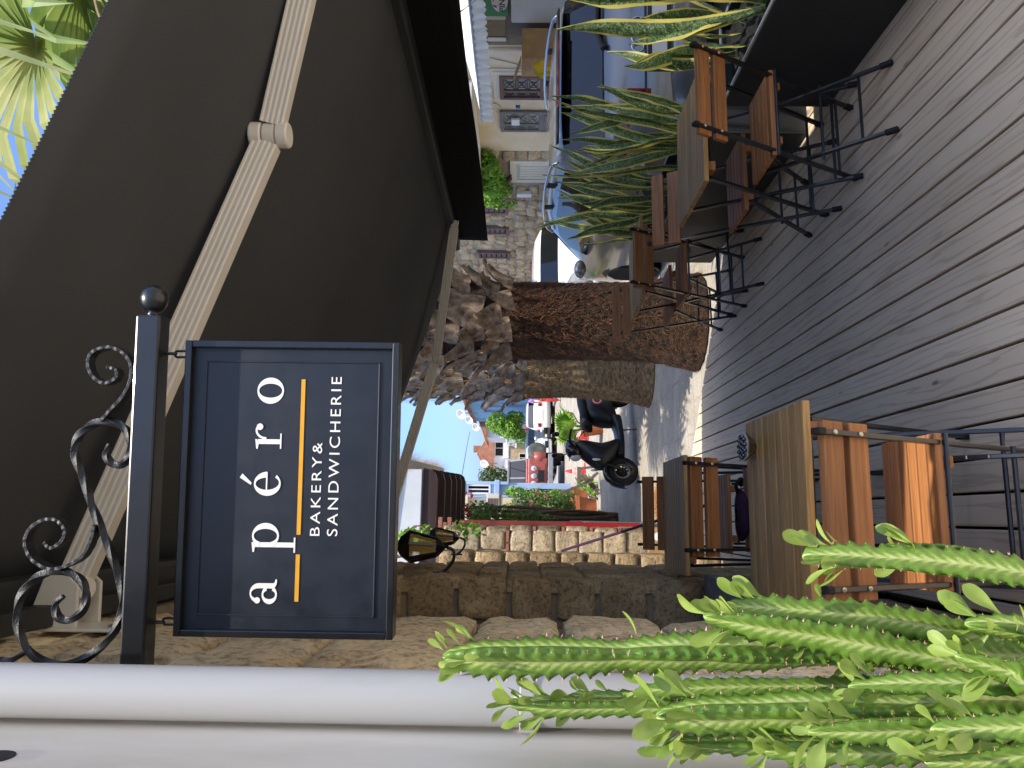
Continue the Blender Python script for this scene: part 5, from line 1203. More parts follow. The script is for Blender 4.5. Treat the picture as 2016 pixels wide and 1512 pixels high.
flower_pot('terracotta pot half hidden behind the large one at the left', (0.50, 19.6, GZ), 0.27, 0.42)
t = thing('fan_palm', 'young fan palm with spread green leaves in a terracotta pot', 'plant', (1.83, 15.85, GZ+0.33))
YF = [frond_mesh(60+i, M['leafbright'], 22, 0.15, 0.42, 0.36) for i in range(2)]
for k2, (a, el) in enumerate(((0.3, 0.9), (1.5, 1.0), (2.6, 0.8), (3.6, 1.1), (4.6, 0.75), (5.5, 0.95), (1.0, 0.35))):
    o = link('frond', YF[k2 % 2], t)
    o.rotation_euler = Matrix((Vector((math.cos(a), math.sin(a), 0)), Vector((-math.sin(a)*math.cos(el), math.cos(a)*math.cos(el), math.sin(el))), Vector((math.sin(a)*math.sin(el), -math.cos(a)*math.sin(el), math.cos(el))))).transposed().to_euler(); o.scale = (1.0,)*3
# wooden trestle with a curved rail
t = thing('wooden_trestle', 'weathered wooden trestle with a curved rail beside the scooter wheel', 'trestle', (0.7, 16.3, GZ))
M['greywood'] = wood('weathered_grey_wood', '#4b4036', '#75685a', '#8d8171', 'X', 0.8, 0.1, 30)
T_ = Vector((0.7, 16.3, GZ))
P = catmull([Vector(p)-T_ for p in ((0.494, 16.2, 0.66), (0.55, 16.2, 0.50), (0.593, 16.2, 0.384), (0.69, 16.2, 0.183), (0.776, 16.2, 0.045), (0.937, 16.2, -0.14))], 6)
MB().tube(P, 1.0, prof=[(-0.035, -0.03), (0.035, -0.03), (0.035, 0.03), (-0.035, 0.03)], up=(0, 1, 0)).build('curved_rail', M['greywood'], t, bevel=0.006)
MB().bar(V(0.70, 16.42, 0.242)-T_, V(1.06, 16.42, 0.242)-T_, 0.05, 0.08).build('plank', M['greywood'], t, bevel=0.005)
for dx in (0, 0.07): MB().bar(V(0.94-dx, 16.34, 0.21)-T_, V(0.56-dx, 16.30, -0.17)-T_, 0.05, 0.045).build('strut', M['greywood'], t, bevel=0.005)
MB().bar(V(1.03, 16.42, 0.2)-T_, V(1.08, 16.40, -0.19)-T_, 0.05, 0.045).build('leg', M['greywood'], t, bevel=0.005)
# dry straw heap behind the far chair
t = thing('straw_heap', 'small heap of orange dry straw on the street beyond the far left chair', 'straw', (0.16, 9.45, GZ))
m = MB(); q2 = random.Random(12)
for k2 in range(1500):
    a = q2.uniform(0, 6.28); r_ = q2.random()**0.6*0.26; p = V(r_*math.cos(a), r_*math.sin(a)*0.6, q2.random()*0.14*(1-r_/0.3)+0.003); d = Vector((q2.gauss(0, 1), q2.gauss(0, 1), q2.gauss(0.15, 0.35))).normalized()*q2.uniform(0.03, 0.11); sd = d.cross(V(0, 0, 1)).normalized()*0.0022
    p2_ = p+d; p2_.z = max(p2_.z, 0.002)
    m.add([p-sd, p+sd, p2_], [(0, 1, 2)])
o = m.build('strands', leafmat('orange_straw', '#b5793a', '#d9a562', 8, 0.8, 0.2), t); o['kind'] = 'stuff'
# cardboard box with a blue capped bottle at the foot of the far jamb
t = thing('cardboard_box', 'small printed cardboard box standing by the far stone jamb', 'box', (-0.20, 7.35, GZ))
M['card'] = pm('cardboard', '#a8875c', '#b8966a', 8, 0.9, 0.1, 0.002)
MB().bb(-0.14, 0.12, -0.1, 0.12, 0, 0.48).build('carton', M['card'], t, bevel=0.003)
t = thing('bottle', 'white bottle with a blue base beside the cardboard box', 'bottle', (-0.16, 7.05, GZ))
MB().lathe([(0.055, 0.0), (0.06, 0.02), (0.06, 0.34), (0.05, 0.36)], n=16).build('blue_body', pm('blue_plastic', '#1a4fb0', None, 5, 0.4, 0), t, smooth=True, auto=40)
MB().lathe([(0.05, 0.361), (0.04, 0.43), (0.018, 0.47), (0.018, 0.51)], n=16).build('white_top', M['white'], t, smooth=True)
# ================================================================ plants at the left side of the street
bush('flowering_bush', 'large green rose bush climbing behind the terracotta pots', (0.2, 17.9, GZ), [((0.15, 17.9, 0.75), (0.42, 0.6, 0.55)), ((0.2, 18.0, 1.3), (0.36, 0.5, 0.45)), ((0.06, 17.5, 1.7), (0.25, 0.4, 0.32)), ((0.4, 18.5, 0.35), (0.2, 0.4, 0.4))], 2600, 0.09, M['leafmid'], 31, stems=9)
bush('leafy_weeds', 'bright green weeds growing at the foot of the pots', (0.45, 16.9, GZ), [((0.62, 16.9, -0.08), (0.16, 0.3, 0.14)), ((0.8, 18.0, 0.0), (0.2, 0.3, 0.22)), ((0.05, 15.6, -0.12), (0.1, 0.4, 0.1))], 700, 0.07, M['leafbright'], 32, stems=4)
bush('climbing_vine', 'thin green vine with red flowers climbing above the corrugated fence', (0.0, 13.4, GZ), [((0.02, 13.2, 1.95), (0.16, 0.5, 0.45)), ((0.08, 14.2, 2.2), (0.2, 0.5, 0.35)), ((-0.02, 12.6, 1.3), (0.12, 0.3, 0.4))], 900, 0.08, M['leafmid'], 33, 'vine', stems=10)
bush('dark_tree', 'dark olive green tree between the blue house and the red truck', (1.5, 42, GZ), [((1.6, 42, 2.7), (1.0, 1.0, 1.1)), ((2.2, 42.4, 3.3), (0.6, 0.7, 0.6)), ((1.1, 42, 1.5), (0.8, 0.9, 0.8)), ((1.9, 42, 1.4), (0.8, 0.8, 0.8))], 4200, 0.16, M['leafdark'], 34, 'tree', 4)
bush('yellow_bush', 'yellowish green bush below the blue house on the left', (0.8, 25.2, GZ), [((0.78, 25.2, 1.65), (0.2, 0.3, 0.42)), ((0.7, 25.2, 1.0), (0.22, 0.3, 0.5)), ((0.6, 25.0, 0.3), (0.3, 0.4, 0.5))], 1500, 0.11, M['leafbright'], 35)
bush('vine_tree', 'bright green climber over the balcony of the white house on the right', (5.1, 44, GZ), [((5.3, 44, 2.9), (0.7, 0.8, 0.7)), ((5.0, 44, 2.2), (0.7, 0.8, 0.7)), ((4.6, 44.4, 1.6), (0.5, 0.6, 0.5)), ((5.6, 44.4, 1.9), (0.5, 0.6, 0.6))], 4200, 0.15, M['leafbright'], 36, 'tree', 4)
bush('wall_shrub', 'small green shrub growing on top of the stone wall near the lanterns', (-0.25, 6.75, 2.1), [((-0.2, 6.8, 2.35), (0.12, 0.2, 0.22)), ((-0.12, 6.9, 1.95), (0.08, 0.1, 0.2))], 220, 0.07, M['leafbright'], 37, stems=4)
M['petal'] = pm('red_petals', '#b5121f', '#d02a35', 20, 0.6, 0); M['petalp'] = pm('pink_petals', '#c77a86', '#b55f70', 20, 0.6, 0)
q2 = random.Random(4)
FL = ['highest red flower above the left bushes against the beige house', 'red flower just below the highest red one', 'red flower on the vine close to the white house rafters', 'pink flower in the middle of the rose bush', 'pink flower lowest on the rose bush near the large pot', 'pink flower at the top of the rose bush', 'red flower on the vine above the corrugated fence', 'pink flower at the right side of the rose bush', 'pink flower at the left side of the rose bush']
for k2 in range(9):
    a, b = ((0.5, 17.0, 2.64), (0.44, 17.0, 2.5), (0.12, 14.1, 2.4), (0.3, 17.4, 1.2), (0.45, 17.3, 0.85), (0.2, 17.3, 1.5), (0.02, 13.2, 2.3), (0.5, 17.4, 1.05), (0.1, 17.2, 1.0))[k2], M['petal'] if k2 in (0, 1, 2, 6) else M['petalp']
    t = thing('flower', FL[k2], 'flower', a, 0, 'red flowers above the bushes' if b is M['petal'] else 'pink flowers in the bushes')
    m = MB()
    for j in range(9): an = j*2.4; d = Vector((math.cos(an), math.sin(an), 0.4+0.05*j)); s2 = 0.028+0.022*(j % 3); m.add([(0, 0, 0), d*s2+V(-0.02, 0, 0.02), d*s2*1.5+V(0, 0, 0.03), d*s2+V(0.02, 0, 0.02)], [(0, 1, 2, 3)])
    m.build('petals', b, t); MB().tube([(0, 0, 0), (0.02, 0.01, -0.25)], 0.005, 5).build('stalk', M['leafmid'], t)

# ================================================================ white house with rafters on the left
t = thing('rafter_house', 'white house with dark brown rafter ends under its thatched eaves on the left', 'house', (-0.2, 10, GZ))
H_ = Vector((-0.2, 10, GZ))
def hp(m, *a, **k): o = m.build(*a, **k); o.parent = t; o.location = -H_; return o
M['brownwood'] = wood('dark_brown_beam', '#20100b', '#341b13', '#46291d', 'X', 0.6, 0.12, 30)
M['housewhite'] = pm('white_render', '#c9cccb', '#d6d8d6', 2, 0.85, 0.15, 0.006, space='pos')
hp(MB().bb(-4.5, -0.2, 12.6, 16.6, GZ, 3.4), 'wall', M['housewhite'])
hp(MB().bb(-4.5, 0.58, 9.83, 9.93, 2.72, 3.06), 'fascia', M['housewhite'], bevel=0.01)
hp(MB().add([(-4.5, 9.8, 3.5), (0.72, 9.8, 2.98), (0.92, 15.2, 2.98), (-4.5, 15.2, 3.5), (-4.5, 9.8, 3.56), (0.72, 9.8, 3.04), (0.92, 15.2, 3.04), (-4.5, 15.2, 3.56)], [(3, 2, 1, 0), (4, 5, 6, 7), (0, 1, 5, 4), (1, 2, 6, 5), (2, 3, 7, 6), (3, 0, 4, 7)]), 'roof', M['housewhite'])
for k2 in range(6):
    y = 9.86+k2*0.98; xe = 0.60+0.04*k2
    prof = [(-3.0, 2.71), (-3.0, 2.53), (xe-0.16, 2.53), (xe-0.06, 2.56), (xe-0.02, 2.62), (xe, 2.71)]
    o = MB().prism(prof, lambda a, b, y=y: (a-xe, 0, b-2.6), (0, 0.11, 0)).build('rafter', M['brownwood'], t, loc=Vector((xe, y, 2.6))-H_)
m = MB(); q2 = random.Random(3)
for k2 in range(2600):
    y = q2.uniform(9.8, 15); x = 0.70+(y-9.8)*0.037+q2.uniform(-0.2, 0.05); z = 3.06+q2.uniform(-0.03, 0.06); d = Vector((q2.uniform(0.03, 0.2), q2.uniform(-0.1, 0.12), q2.uniform(-0.40, -0.05) if q2.random() < 0.75 else q2.uniform(-0.05, 0.07)))*q2.uniform(0.5, 1.15)
    sd = V(0, 0.004, 0.002); p = V(x, y, z); m.add([p-sd, p+sd, p+d], [(0, 1, 2)])
o = hp(m, 'thatch', M['straw']); o['kind'] = 'stuff'
t = thing('brick_stub', 'small broken red brick wall stub between the lanterns and the white house', 'wall', (-0.25, 9.3, 2.3))
for r_ in range(4):
    for c in range(4):
        link('brick', BRICK, t, (-0.28+c*0.13+(0.06 if r_ % 2 else 0), 0, -0.05+r_*0.055), (0, 0, 0.05), (0.12, 0.1, 0.045))

# ================================================================ houses: shared pieces
M['winframe'] = pm('window_frame_paint', '#cfc7b4', None, 6, 0.6, 0.05, 0.002)
def wbox(t, B, x0, x1, y0, y1, z0, z1, name, mat, bevel=0, **k):
    o = MB().bb(x0, x1, y0, y1, z0, z1).build(name, mat, t, bevel=bevel, **k); o.location = -Vector(B); return o
def window_y(t, B, xf, y0, y1, z0, z1, fm, gm, mull=1, side=-1):
    """window in a wall facing -X: frame proud of the wall, pane set back"""
    f = MB(); w_ = 0.05
    f.bb(xf-0.03, xf+0.02, y0, y1, z1-w_, z1); f.bb(xf-0.03, xf+0.02, y0, y1, z0, z0+w_); f.bb(xf-0.03, xf+0.02, y0, y0+w_, z0+w_, z1-w_); f.bb(xf-0.03, xf+0.02, y1-w_, y1, z0+w_, z1-w_)
    for k2 in range(mull): yy = lerp(y0, y1, (k2+1)/(mull+1)); f.bb(xf-0.025, xf+0.015, yy-0.02, yy+0.02, z0+w_, z1-w_)
    o = f.build('window', fm, t); o.location = -Vector(B)
    p = MB().bb(xf-0.008, xf+0.0, y0+w_, y1-w_, z0+w_, z1-w_).build('pane', gm, o)
    return o
def window_x(t, B, yf, x0, x1, z0, z1, fm, gm, mull=1):
    f = MB(); w_ = 0.06
    f.bb(x0, x1, yf-0.04, yf+0.02, z1-w_, z1); f.bb(x0, x1, yf-0.04, yf+0.02, z0, z0+w_); f.bb(x0, x0+w_, yf-0.04, yf+0.02, z0+w_, z1-w_); f.bb(x1-w_, x1, yf-0.04, yf+0.02, z0+w_, z1-w_)
    for k2 in range(mull): xx = lerp(x0, x1, (k2+1)/(mull+1)); f.bb(xx-0.02, xx+0.02, yf-0.035, yf+0.015, z0+w_, z1-w_)
    o = f.build('window', fm, t); o.location = -Vector(B)
    MB().bb(x0+w_, x1-w_, yf-0.01, yf+0.0, z0+w_, z1-w_).build('pane', gm, o); return o
# ---------------------------------------------------------------- cream house and shop on the right
FX = 6.35
t = thing('cream_house', 'cream plastered house with two grilled metal doors and a shop window on the right', 'house', (FX, 6, GZ)); B = (FX, 6, GZ)
W_ = lambda x0, x1, y0, y1, z0, z1, n, m, b=0: wbox(t, B, x0, x1, y0, y1, z0, z1, n, m, b)
W_(FX, FX+5, 2.0, 12.65, GZ, 3.6, 'wall', M['cream'])
W_(FX-0.55, FX, 10.4, 13.4, 2.24, 2.5, 'balcony_slab', M['white'], 0.02)
W_(FX-0.03, FX, 2.0, 8.9, 2.02, 2.2, 'shop_lintel', M['winframe'], 0.01)
M['doorbrown'] = pm('brown_door_paint', '#5d4038', '#6d4d43', 8, 0.6, 0.1, 0.003); M['doorgrey'] = pm('grey_door_paint', '#63605d', '#73706c', 8, 0.6, 0.1, 0.003); M['lace'] = pm('white_lace_curtain', '#a9a79f', '#c9c7bf', 60, 0.9, 0.2, 0.003)
def grilled_door(y0, y1, zt, dm, name='door'):
    d = MB(); w_ = 0.06; zb = GZ+0.14
    d.bb(FX-0.045, FX-0.005, y0, y0+w_, zb, zt); d.bb(FX-0.045, FX-0.005, y1-w_, y1, zb, zt); d.bb(FX-0.045, FX-0.005, y0+w_, y1-w_, zt-w_, zt); d.bb(FX-0.04, FX-0.005, y0+w_, y1-w_, zb, 1.25)
    ym = lerp(y0, y1, 0.64); d.bb(FX-0.042, FX-0.008, ym-0.03, ym+0.03, 1.2502, zt-w_)
    for k2 in range(6): d.bb(FX-0.05, FX-0.0402, y0+w_+0.04, y1-w_-0.04, zb+0.1+k2*0.2, zb+0.22+k2*0.2)
    do = d.build(name, dm, t, bevel=0.004); do.location = -Vector(B)
    MB().bb(FX-0.012, FX-0.004, y0+w_, y1-w_, 1.251, zt-w_).build('curtain', M['lace'], do)
    g_ = MB()
    for a, b in ((y0+w_, ym-0.03), (ym+0.03, y1-w_)):
        n = 3; h = (zt-w_-1.26)/n; yc_, hy = (a+b)/2, (b-a)/2
        for k2 in range(n):
            zc_ = 1.26+h*(k2+0.5)
            for s1 in (-1, 1):
                g_.bar((FX-0.03, yc_-hy, zc_+s1*h/2), (FX-0.03, yc_+hy, zc_-s1*h/2), 0.012, 0.012, (1, 0, 0))
            g_.tube([(FX-0.034, yc_+hy*0.5*math.cos(x), zc_+h*0.38*math.sin(x)) for x in [2*PI*i/12 for i in range(12)]], 0.007, 4, wrap=True)
            g_.bar((FX-0.03, a, zc_+h/2), (FX-0.03, b, zc_+h/2), 0.012, 0.012, (1, 0, 0))
    g_.build('grille', M['trim'] if dm is M['doorbrown'] else dm, do)
grilled_door(10.28, 10.9, 1.855, M['doorbrown']); grilled_door(11.26, 11.9, 1.875, M['doorgrey'])
for (y0, y1, z0, z1, n) in ((10.20, 10.279, GZ+0.13, 1.95, 'jamb'), (10.901, 10.99, GZ+0.13, 1.95, 'jamb'), (10.279, 10.901, 1.856, 1.95, 'jamb')): W_(FX-0.02, FX, y0, y1, z0, z1, n, M['winframe'], 0.004)
for i, (y0, z0) in enumerate(((11.42, 1.56), (11.02, 1.55))):
    W_(FX-0.09, FX-0.055, y0, y0+(0.18 if i == 0 else 0.05), z0, z0+(0.13 if i == 0 else 0.07), 'meter_box' if i == 0 else 'house_number_plate', M['white'] if i == 0 else M['plateblue'], 0.004)
for P in ([(FX-0.012, 9.85, 1.98), (FX-0.012, 10.0, 1.6), (FX-0.012, 10.12, 1.5)], [(FX-0.012, 10.1, 2.0), (FX-0.012, 10.12, 1.55), (FX-0.012, 10.16, 1.2)], [(FX-0.012, 11.1, 2.15), (FX-0.012, 11.05, 1.95), (FX-0.012, 11.16, 1.85)]):
    o = MB().tube(catmull(P, 6), 0.006, 5).build('wall_cable', M['concrete'], t); o.location = -Vector(B)
W_(FX-0.05, FX, 9.62, 9.72, GZ+0.12, 2.0, 'drain_pipe', M['winframe'], 0.02)
# shop opening: dark interior, green sign, frame members, white shutters
W_(FX-0.012, FX-0.004, 6.5, 9.55, GZ+0.15, 2.0, 'shop_front', pm('shop_grey', '#6d6456', '#7c7363', 5, 0.8, 0.1))
W_(FX-0.022, FX-0.0125, 8.98, 9.36, 1.74, 1.98, 'shop_window', M['glass'])
for y0, y1 in ((8.90, 8.98), (9.36, 9.44)): W_(FX-0.035, FX-0.013, y0, y1, 1.735, 1.98, 'window_post', M['winframe'], 0.004)
M['signgreen'] = pm('green_shop_sign', '#1f7a35', '#2a8a3f', 4, 0.5, 0)
sg_ = W_(FX-0.05, FX-0.025, 7.9, 8.89, 1.70, 1.99, 'shop_sign', M['signgreen'], 0.004)
m = MB().prism([(8.56+0.24*math.cos(a), 1.80+0.105*math.sin(a)) for a in [2*PI*i/30 for i in range(30)]], lambda a, b: (FX-0.0515, a, b), (0.001, 0, 0)); m.build('sign_oval', M['white'], sg_)
text('PINAR', 0.105, (FX-0.053, 8.79, 1.735), (PI/2, 0, -PI/2), M['plateblack'], sg_, 1.0, 0.45, bold=0.002)
m = MB().prism([(8.72, 1.84), (8.70, 1.88), (8.66, 1.885), (8.68, 1.84)], lambda a, b: (FX-0.053, a, b), (0.001, 0, 0)); m.build('sign_drop', M['plateblue'], sg_)
m = MB().prism([(8.60, 1.87), (8.56, 1.895), (8.53, 1.87)], lambda a, b: (FX-0.053, a, b), (0.001, 0, 0)); m.build('sign_drop', M['platered'], sg_)
for k2 in range(2): W_(FX-0.07, FX-0.03, 8.45-k2*0.6, 9.0-k2*0.6, 0.5, 1.66, 'white_fridge_door', M['white'], 0.02)
for nm, y0, y1, z0, z1, lab in (('cardboard_box', 9.02, 9.44, 0.95, 1.52, 'tall cardboard box leaning in front of the shop on the right'), ('cardboard_box', 8.9, 9.3, 0.45, 0.93, 'lower cardboard box in front of the shop on the right')):
    t2 = thing(nm, lab, 'box', (FX-0.4, y0, GZ+0.12), 0)
    o = MB().bb(FX-0.55, FX-0.12, y0, y1, z0, z1).build('carton', M['card'], t2, bevel=0.006); o.location = -Vector((FX-0.4, y0, GZ+0.12))
    o = MB().bar((FX-0.56, y0+0.02, z1+0.01), (FX-0.72, y0+0.2, z1+0.10), 0.34, 0.006).build('flap', M['card'], t2); o.location = -Vector((FX-0.4, y0, GZ+0.12))
t2 = thing('crate_stand', 'low metal stand carrying the cardboard boxes outside the shop', 'stand', (FX-0.4, 9.1, GZ+0.12))
m = MB(); m.bb(-0.2, 0.3, -0.3, 0.4, 0.50, 0.53)
for x in (-0.18, 0.28):
    for y in (-0.28, 0.38): m.bb(x-0.015, x+0.015, y-0.015, y+0.015, 0, 0.5)
m.build('frame', M['rim'], t2)
M['yellow'] = pm('yellow_cloth', '#d9b012', '#e3c02c', 10, 0.8, 0.4, 0.01)
for i, (p, lab) in enumerate((((FX-0.75, 8.95, 1.34), 'yellow cloth hanging beside the cardboard boxes'), ((FX-0.12, 9.78, 1.42), 'yellow rag tied to the drain pipe of the cream house'))):
    t2 = thing('yellow_cloth', lab, 'cloth', p)
    MB().grid(lambda u, v: (0.05*math.sin(u*9+v*4), (u-0.5)*0.18*(1+0.4*math.sin(v*5)), -v*0.24+0.03*math.sin(u*7)), 10, 10).build('rag', M['yellow'], t2, smooth=True, solid=0.004)
# white scalloped shop awning
t = thing('scalloped_awning', 'white shop awning with a scalloped hanging edge on the right house', 'awning', (FX, 8.2, 2.3)); B = (FX, 8.2, 2.3)
M['canvas'] = pm('white_canvas', '#d9d3c4', '#e6e1d6', 6, 0.85, 0.2, 0.005)
o = MB().grid(lambda u, v: (lerp(FX, 5.05, v), lerp(6.2, 9.15+0.12*v, u), lerp(2.42, 2.02, v)-0.03*math.sin(PI*v)), 16, 8).build('canopy', M['canvas'], t, smooth=True, solid=0.006); o.location = -Vector(B)
m = MB(); n = 220
A_ = [(5.05+0.006*math.sin(i*0.7), 6.2+(9.27-6.2)*i/n, 2.02) for i in range(n+1)]; Bz = [(5.05-0.012*math.sin(i*0.5), 6.2+(9.27-6.2)*i/n, 1.90-0.03*abs(math.sin(i*PI/7))) for i in range(n+1)]
m.loft([A_, Bz], cap=False, closed=False); o = m.build('scalloped_valance', M['canvas'], t, solid=0.005); o.location = -Vector(B)
o = MB().tube([(5.06, 6.2, 2.025), (5.06, 9.27, 2.025)], 0.018, 10).build('front_rail', M['rim'], t); o.location = -Vector(B)
t = thing('rolled_awning', 'rolled blue and white striped awning above the scalloped one on the right', 'awning', (5.2, 7, 2.25))
MB().tube([(0, -2, 0.0), (0, 1.35, 0.0)], 0.06, 14).build('roll', pm('pale_blue_canvas', '#9fb0cf', '#e0e0dc', 3, 0.85, 0.1, stretch=(1, 12, 1)), t, smooth=True)
# ---------------------------------------------------------------- stone house on the right
t = thing('stone_house', 'rubble stone house with brown shuttered windows and a pale door on the right', 'house', (FX, 13, GZ)); B = (FX, 13, GZ)
W_ = lambda x0, x1, y0, y1, z0, z1, n, m, b=0: wbox(t, B, x0, x1, y0, y1, z0, z1, n, m, b)
W_(FX+0.04, FX+5, 12.66, 20.5, GZ, 5.2, 'mortar_wall', M['mortar2'])
HO = [(0.3, 1.35, GZ, 1.8), (2.35, 2.85, 1.8, 2.6), (3.5, 4.05, 1.8, 2.65), (5.05, 5.7, 1.8, 2.7)]
stone_root = link('rubble_masonry', None, t); stone_root.location = -Vector(B)
masonry(stone_root, (FX+0.03, 12.68, 0), (0, 1, 0), 7.7, GZ, 3.3, (-1, 0, 0), (0.16, 0.32), (0.18, 0.5), gap=0.03, depth=0.08, meshes=ST_PALE, holes=HO, seed=51, tilt=0.25, jit=0.045)
W_(FX-0.02, FX+0.05, 13.02, 13.14, GZ+0.1, 1.74, 'door_post', M['winframe'], 0.005); W_(FX-0.02, FX+0.05, 13.80, 13.92, GZ+0.1, 1.74, 'door_post', M['winframe'], 0.005); W_(FX-0.02, FX+0.05, 13.141, 13.799, 1.62, 1.74, 'door_head', M['winframe'], 0.005)
do = W_(FX, FX+0.05, 13.142, 13.798, GZ+0.1, 1.618, 'door', pm('pale_grey_door', '#a7aaa4', '#b4b6b0', 20, 0.7, 0.1), 0.003)
for k2 in range(6): MB().bb(FX-0.008, FX-0.0005, 13.16+k2*0.105, 13.16+k2*0.105+0.085, GZ+0.2, 1.56).build('door_slat', M['winframe'], do)
M['shutter'] = pm('brown_shutter', '#5b4540', '#6f5650', 8, 0.7, 0.15, 0.004)
for y0, y1, z0, z1 in ((15.1, 15.45, 1.88, 2.5), (16.28, 16.65, 1.88, 2.55), (17.9, 18.3, 1.88, 2.6)):
    f = MB(); f.bb(FX-0.04, FX+0.05, y0, y0+0.06, z0, z1); f.bb(FX-0.04, FX+0.05, y1-0.06, y1, z0, z1); f.bb(FX-0.04, FX+0.05, y0+0.06, y1-0.06, z1-0.06, z1); f.bb(FX-0.06, FX+0.05, y0-0.02, y1+0.02, z0-0.07, z0-0.001)
    o = f.build('window', M['shutter'], t, bevel=0.004); o.location = -Vector(B)
    for k2 in range(5): MB().bb(FX-0.02, FX+0.03, y0+0.062, y1-0.062, z0+0.03+k2*(z1-z0-0.1)/5, z0+0.03+(k2+0.8)*(z1-z0-0.1)/5).build('shutter_slat', M['shutter'], o)
W_(FX-0.07, FX+0.01, 14.35, 14.5, 1.33, 1.62, 'meter_box', M['white'], 0.004)
W_(FX-0.05, FX+0.05, 18.6, 19.3, 0.9, 1.3, 'red_sign', pm('dull_red_sign', '#a3454a', None, 4, 0.6, 0), 0.004)
bush('hanging_ivy', 'bright green ivy hanging over the door of the stone house', (FX-0.2, 13.3, 1.72), [((FX-0.2, 12.95, 2.15), (0.25, 0.5, 0.22)), ((FX-0.22, 13.4, 2.1), (0.25, 0.45, 0.28)), ((FX-0.15, 13.9, 2.0), (0.18, 0.2, 0.34)), ((FX-0.15, 14.3, 2.1), (0.14, 0.3, 0.22)), ((FX-0.12, 14.7, 1.95), (0.1, 0.12, 0.32))], 2300, 0.10, M['leafbright'], 38, 'ivy', 5)
# ---------------------------------------------------------------- houses farther down
def house(name, label, x0, x1, y0, y1, z1, mat, wins_x=(), wins_y=(), roof=None, fm=None, xf=None):
    t = thing(name, label, 'house', ((x0+x1)/2, y0, GZ)); B = ((x0+x1)/2, y0, GZ)
    wbox(t, B, x0, x1, y0, y1, GZ, z1, 'wall', mat)
    for w_ in wins_x: window_x(t, B, y0, *w_, fm or M['winframe'], M['glass'])
    for w_ in wins_y: window_y(t, B, x0, *w_, fm or M['winframe'], M['glass'])
    if roof:
        rm, h, ov = roof; m = MB(); xm = (x0+x1)/2
        m.prism([(x0-ov, z1+0.002), (x1+ov, z1+0.002), (xm, z1+h)], lambda a, b: (a, y0-ov, b), (0, y1-y0+2*ov, 0)); o = m.build('roof', rm, t); o.location = -Vector(B)
        g_ = MB(); n = int((x1-x0)/0.28)
        for k2 in range(n):
            for sg in (-1, 1):
                pass
        rows = int((y1-y0+2*ov)/0.3)
        for k2 in range(rows):
            yy = y0-ov+k2*0.3+0.1
            for a, b in (((x0-ov), xm), ((x1+ov), xm)): g_.tube([(a, yy, z1+0.03), (b, yy, z1+h+0.03)], 0.06, 5)
        o = g_.build('roof_tiles', rm, t); o.location = -Vector(B); o['kind'] = 'stuff'
    return t, B
M['rooftile'] = pm('orange_roof_tile', '#96624a', '#ad7a60', 3, 0.85, 0.3, 0.02, space='pos')
M['bluewall'] = pm('sky_blue_wall', '#6a9cc2', '#82b0cf', 2, 0.85, 0.15, 0.005, space='pos')
M['violet'] = pm('pale_blue_house_paint', '#93abd0', '#a5bbdb', 2, 0.8, 0.1, 0.005, space='pos'); M['pinkwall'] = pm('dusty_pink_wall', '#b9a08c', '#c8b09c', 2, 0.9, 0.15, 0.006, space='pos')
t, B = house('white_house', 'white two storey house with grey window and red tiled roof at the street end', 2.9, 6.6, 60, 68, 3.7, M['white'], [(3.6, 4.25, 2.0, 2.6), (3.2, 3.7, 2.75, 3.3), (4.6, 5.9, 2.9, 3.6), (3.1, 3.8, 1.2, 1.7)], roof=(M['rooftile'], 1.2, 0.3))
wbox(t, B, 4.4, 6.3, 59.2, 60, 2.5, 2.85, 'balcony', M['white'], 0.02); wbox(t, B, 5.1, 5.6, 62, 62.6, 4.2, 5.4, 'chimney', M['brick'], 0.02)
t, B = house('stone_base_house', 'low stone walled house in front of the white house at the street end', 2.2, 6.3, 56.5, 59, 2.3, M['stone2'], [(2.6, 3.3, 1.0, 1.7), (3.9, 4.6, 1.0, 1.7)])
house('blue_house', 'sky blue house with tall shuttered openings on the right far down the street', 6.35, 12, 42, 52, 4.6, M['bluewall'], wins_y=[(43.5, 44.6, 2.6, 3.9), (46.0, 47.1, 2.6, 3.9)], fm=M['violet'], roof=(M['rooftile'], 0.9, 0.35))
house('pink_house', 'dusty pink house with orange shutters beside the blue house', 6.35, 12, 33, 41.9, 4.3, M['pinkwall'], wins_y=[(35, 36.2, 1.4, 2.6), (38, 39.2, 1.4, 2.6)], fm=M['rooftile'], roof=(M['rooftile'], 0.8, 0.3))
t, B = house('balcony_house', 'white house with grey balcony railing behind the green climber', 5.3, 9.5, 52.5, 56, 3.9, M['white'], [(5.6, 6.2, 1.8, 2.6)], roof=(M['rooftile'], 0.8, 0.3))
m = MB()
for k2 in range(10): m.bar((4.7+k2*0.16, 52.2, 1.95), (4.7+(k2+1)*0.16, 52.2, 2.5), 0.03); m.bar((4.7+(k2+1)*0.16, 52.2, 1.95), (4.7+k2*0.16, 52.2, 2.5), 0.03)
m.bb(4.6, 6.4, 52.15, 52.25, 2.5, 2.58); m.bb(4.6, 6.4, 52.15, 52.5, 1.85, 1.95); o = m.build('railing', M['white'], t); o.location = -Vector(B)
t, B = house('pale_blue_house', 'pale blue house with framed upper windows on the left behind the vines', -2.5, 1.12, 26, 34, 3.6, M['violet'], [(0.2, 0.62, 2.5, 3.3), (0.72, 1.05, 2.5, 3.3)], fm=M['white'])
for x0, x1 in ((0.06, 0.16), (0.63, 0.70), (1.05, 1.15)): wbox(t, B, x0, x1, 25.9, 26.0, 1.9, 3.62, 'pilaster', M['violet'], 0.01)
wbox(t, B, -2.5, 1.2, 25.85, 25.999, 3.45, 3.62, 'cornice', M['violet'], 0.01); wbox(t, B, -2.5, 1.2, 25.88, 25.998, 2.2, 2.36, 'string_course', M['violet'], 0.01)
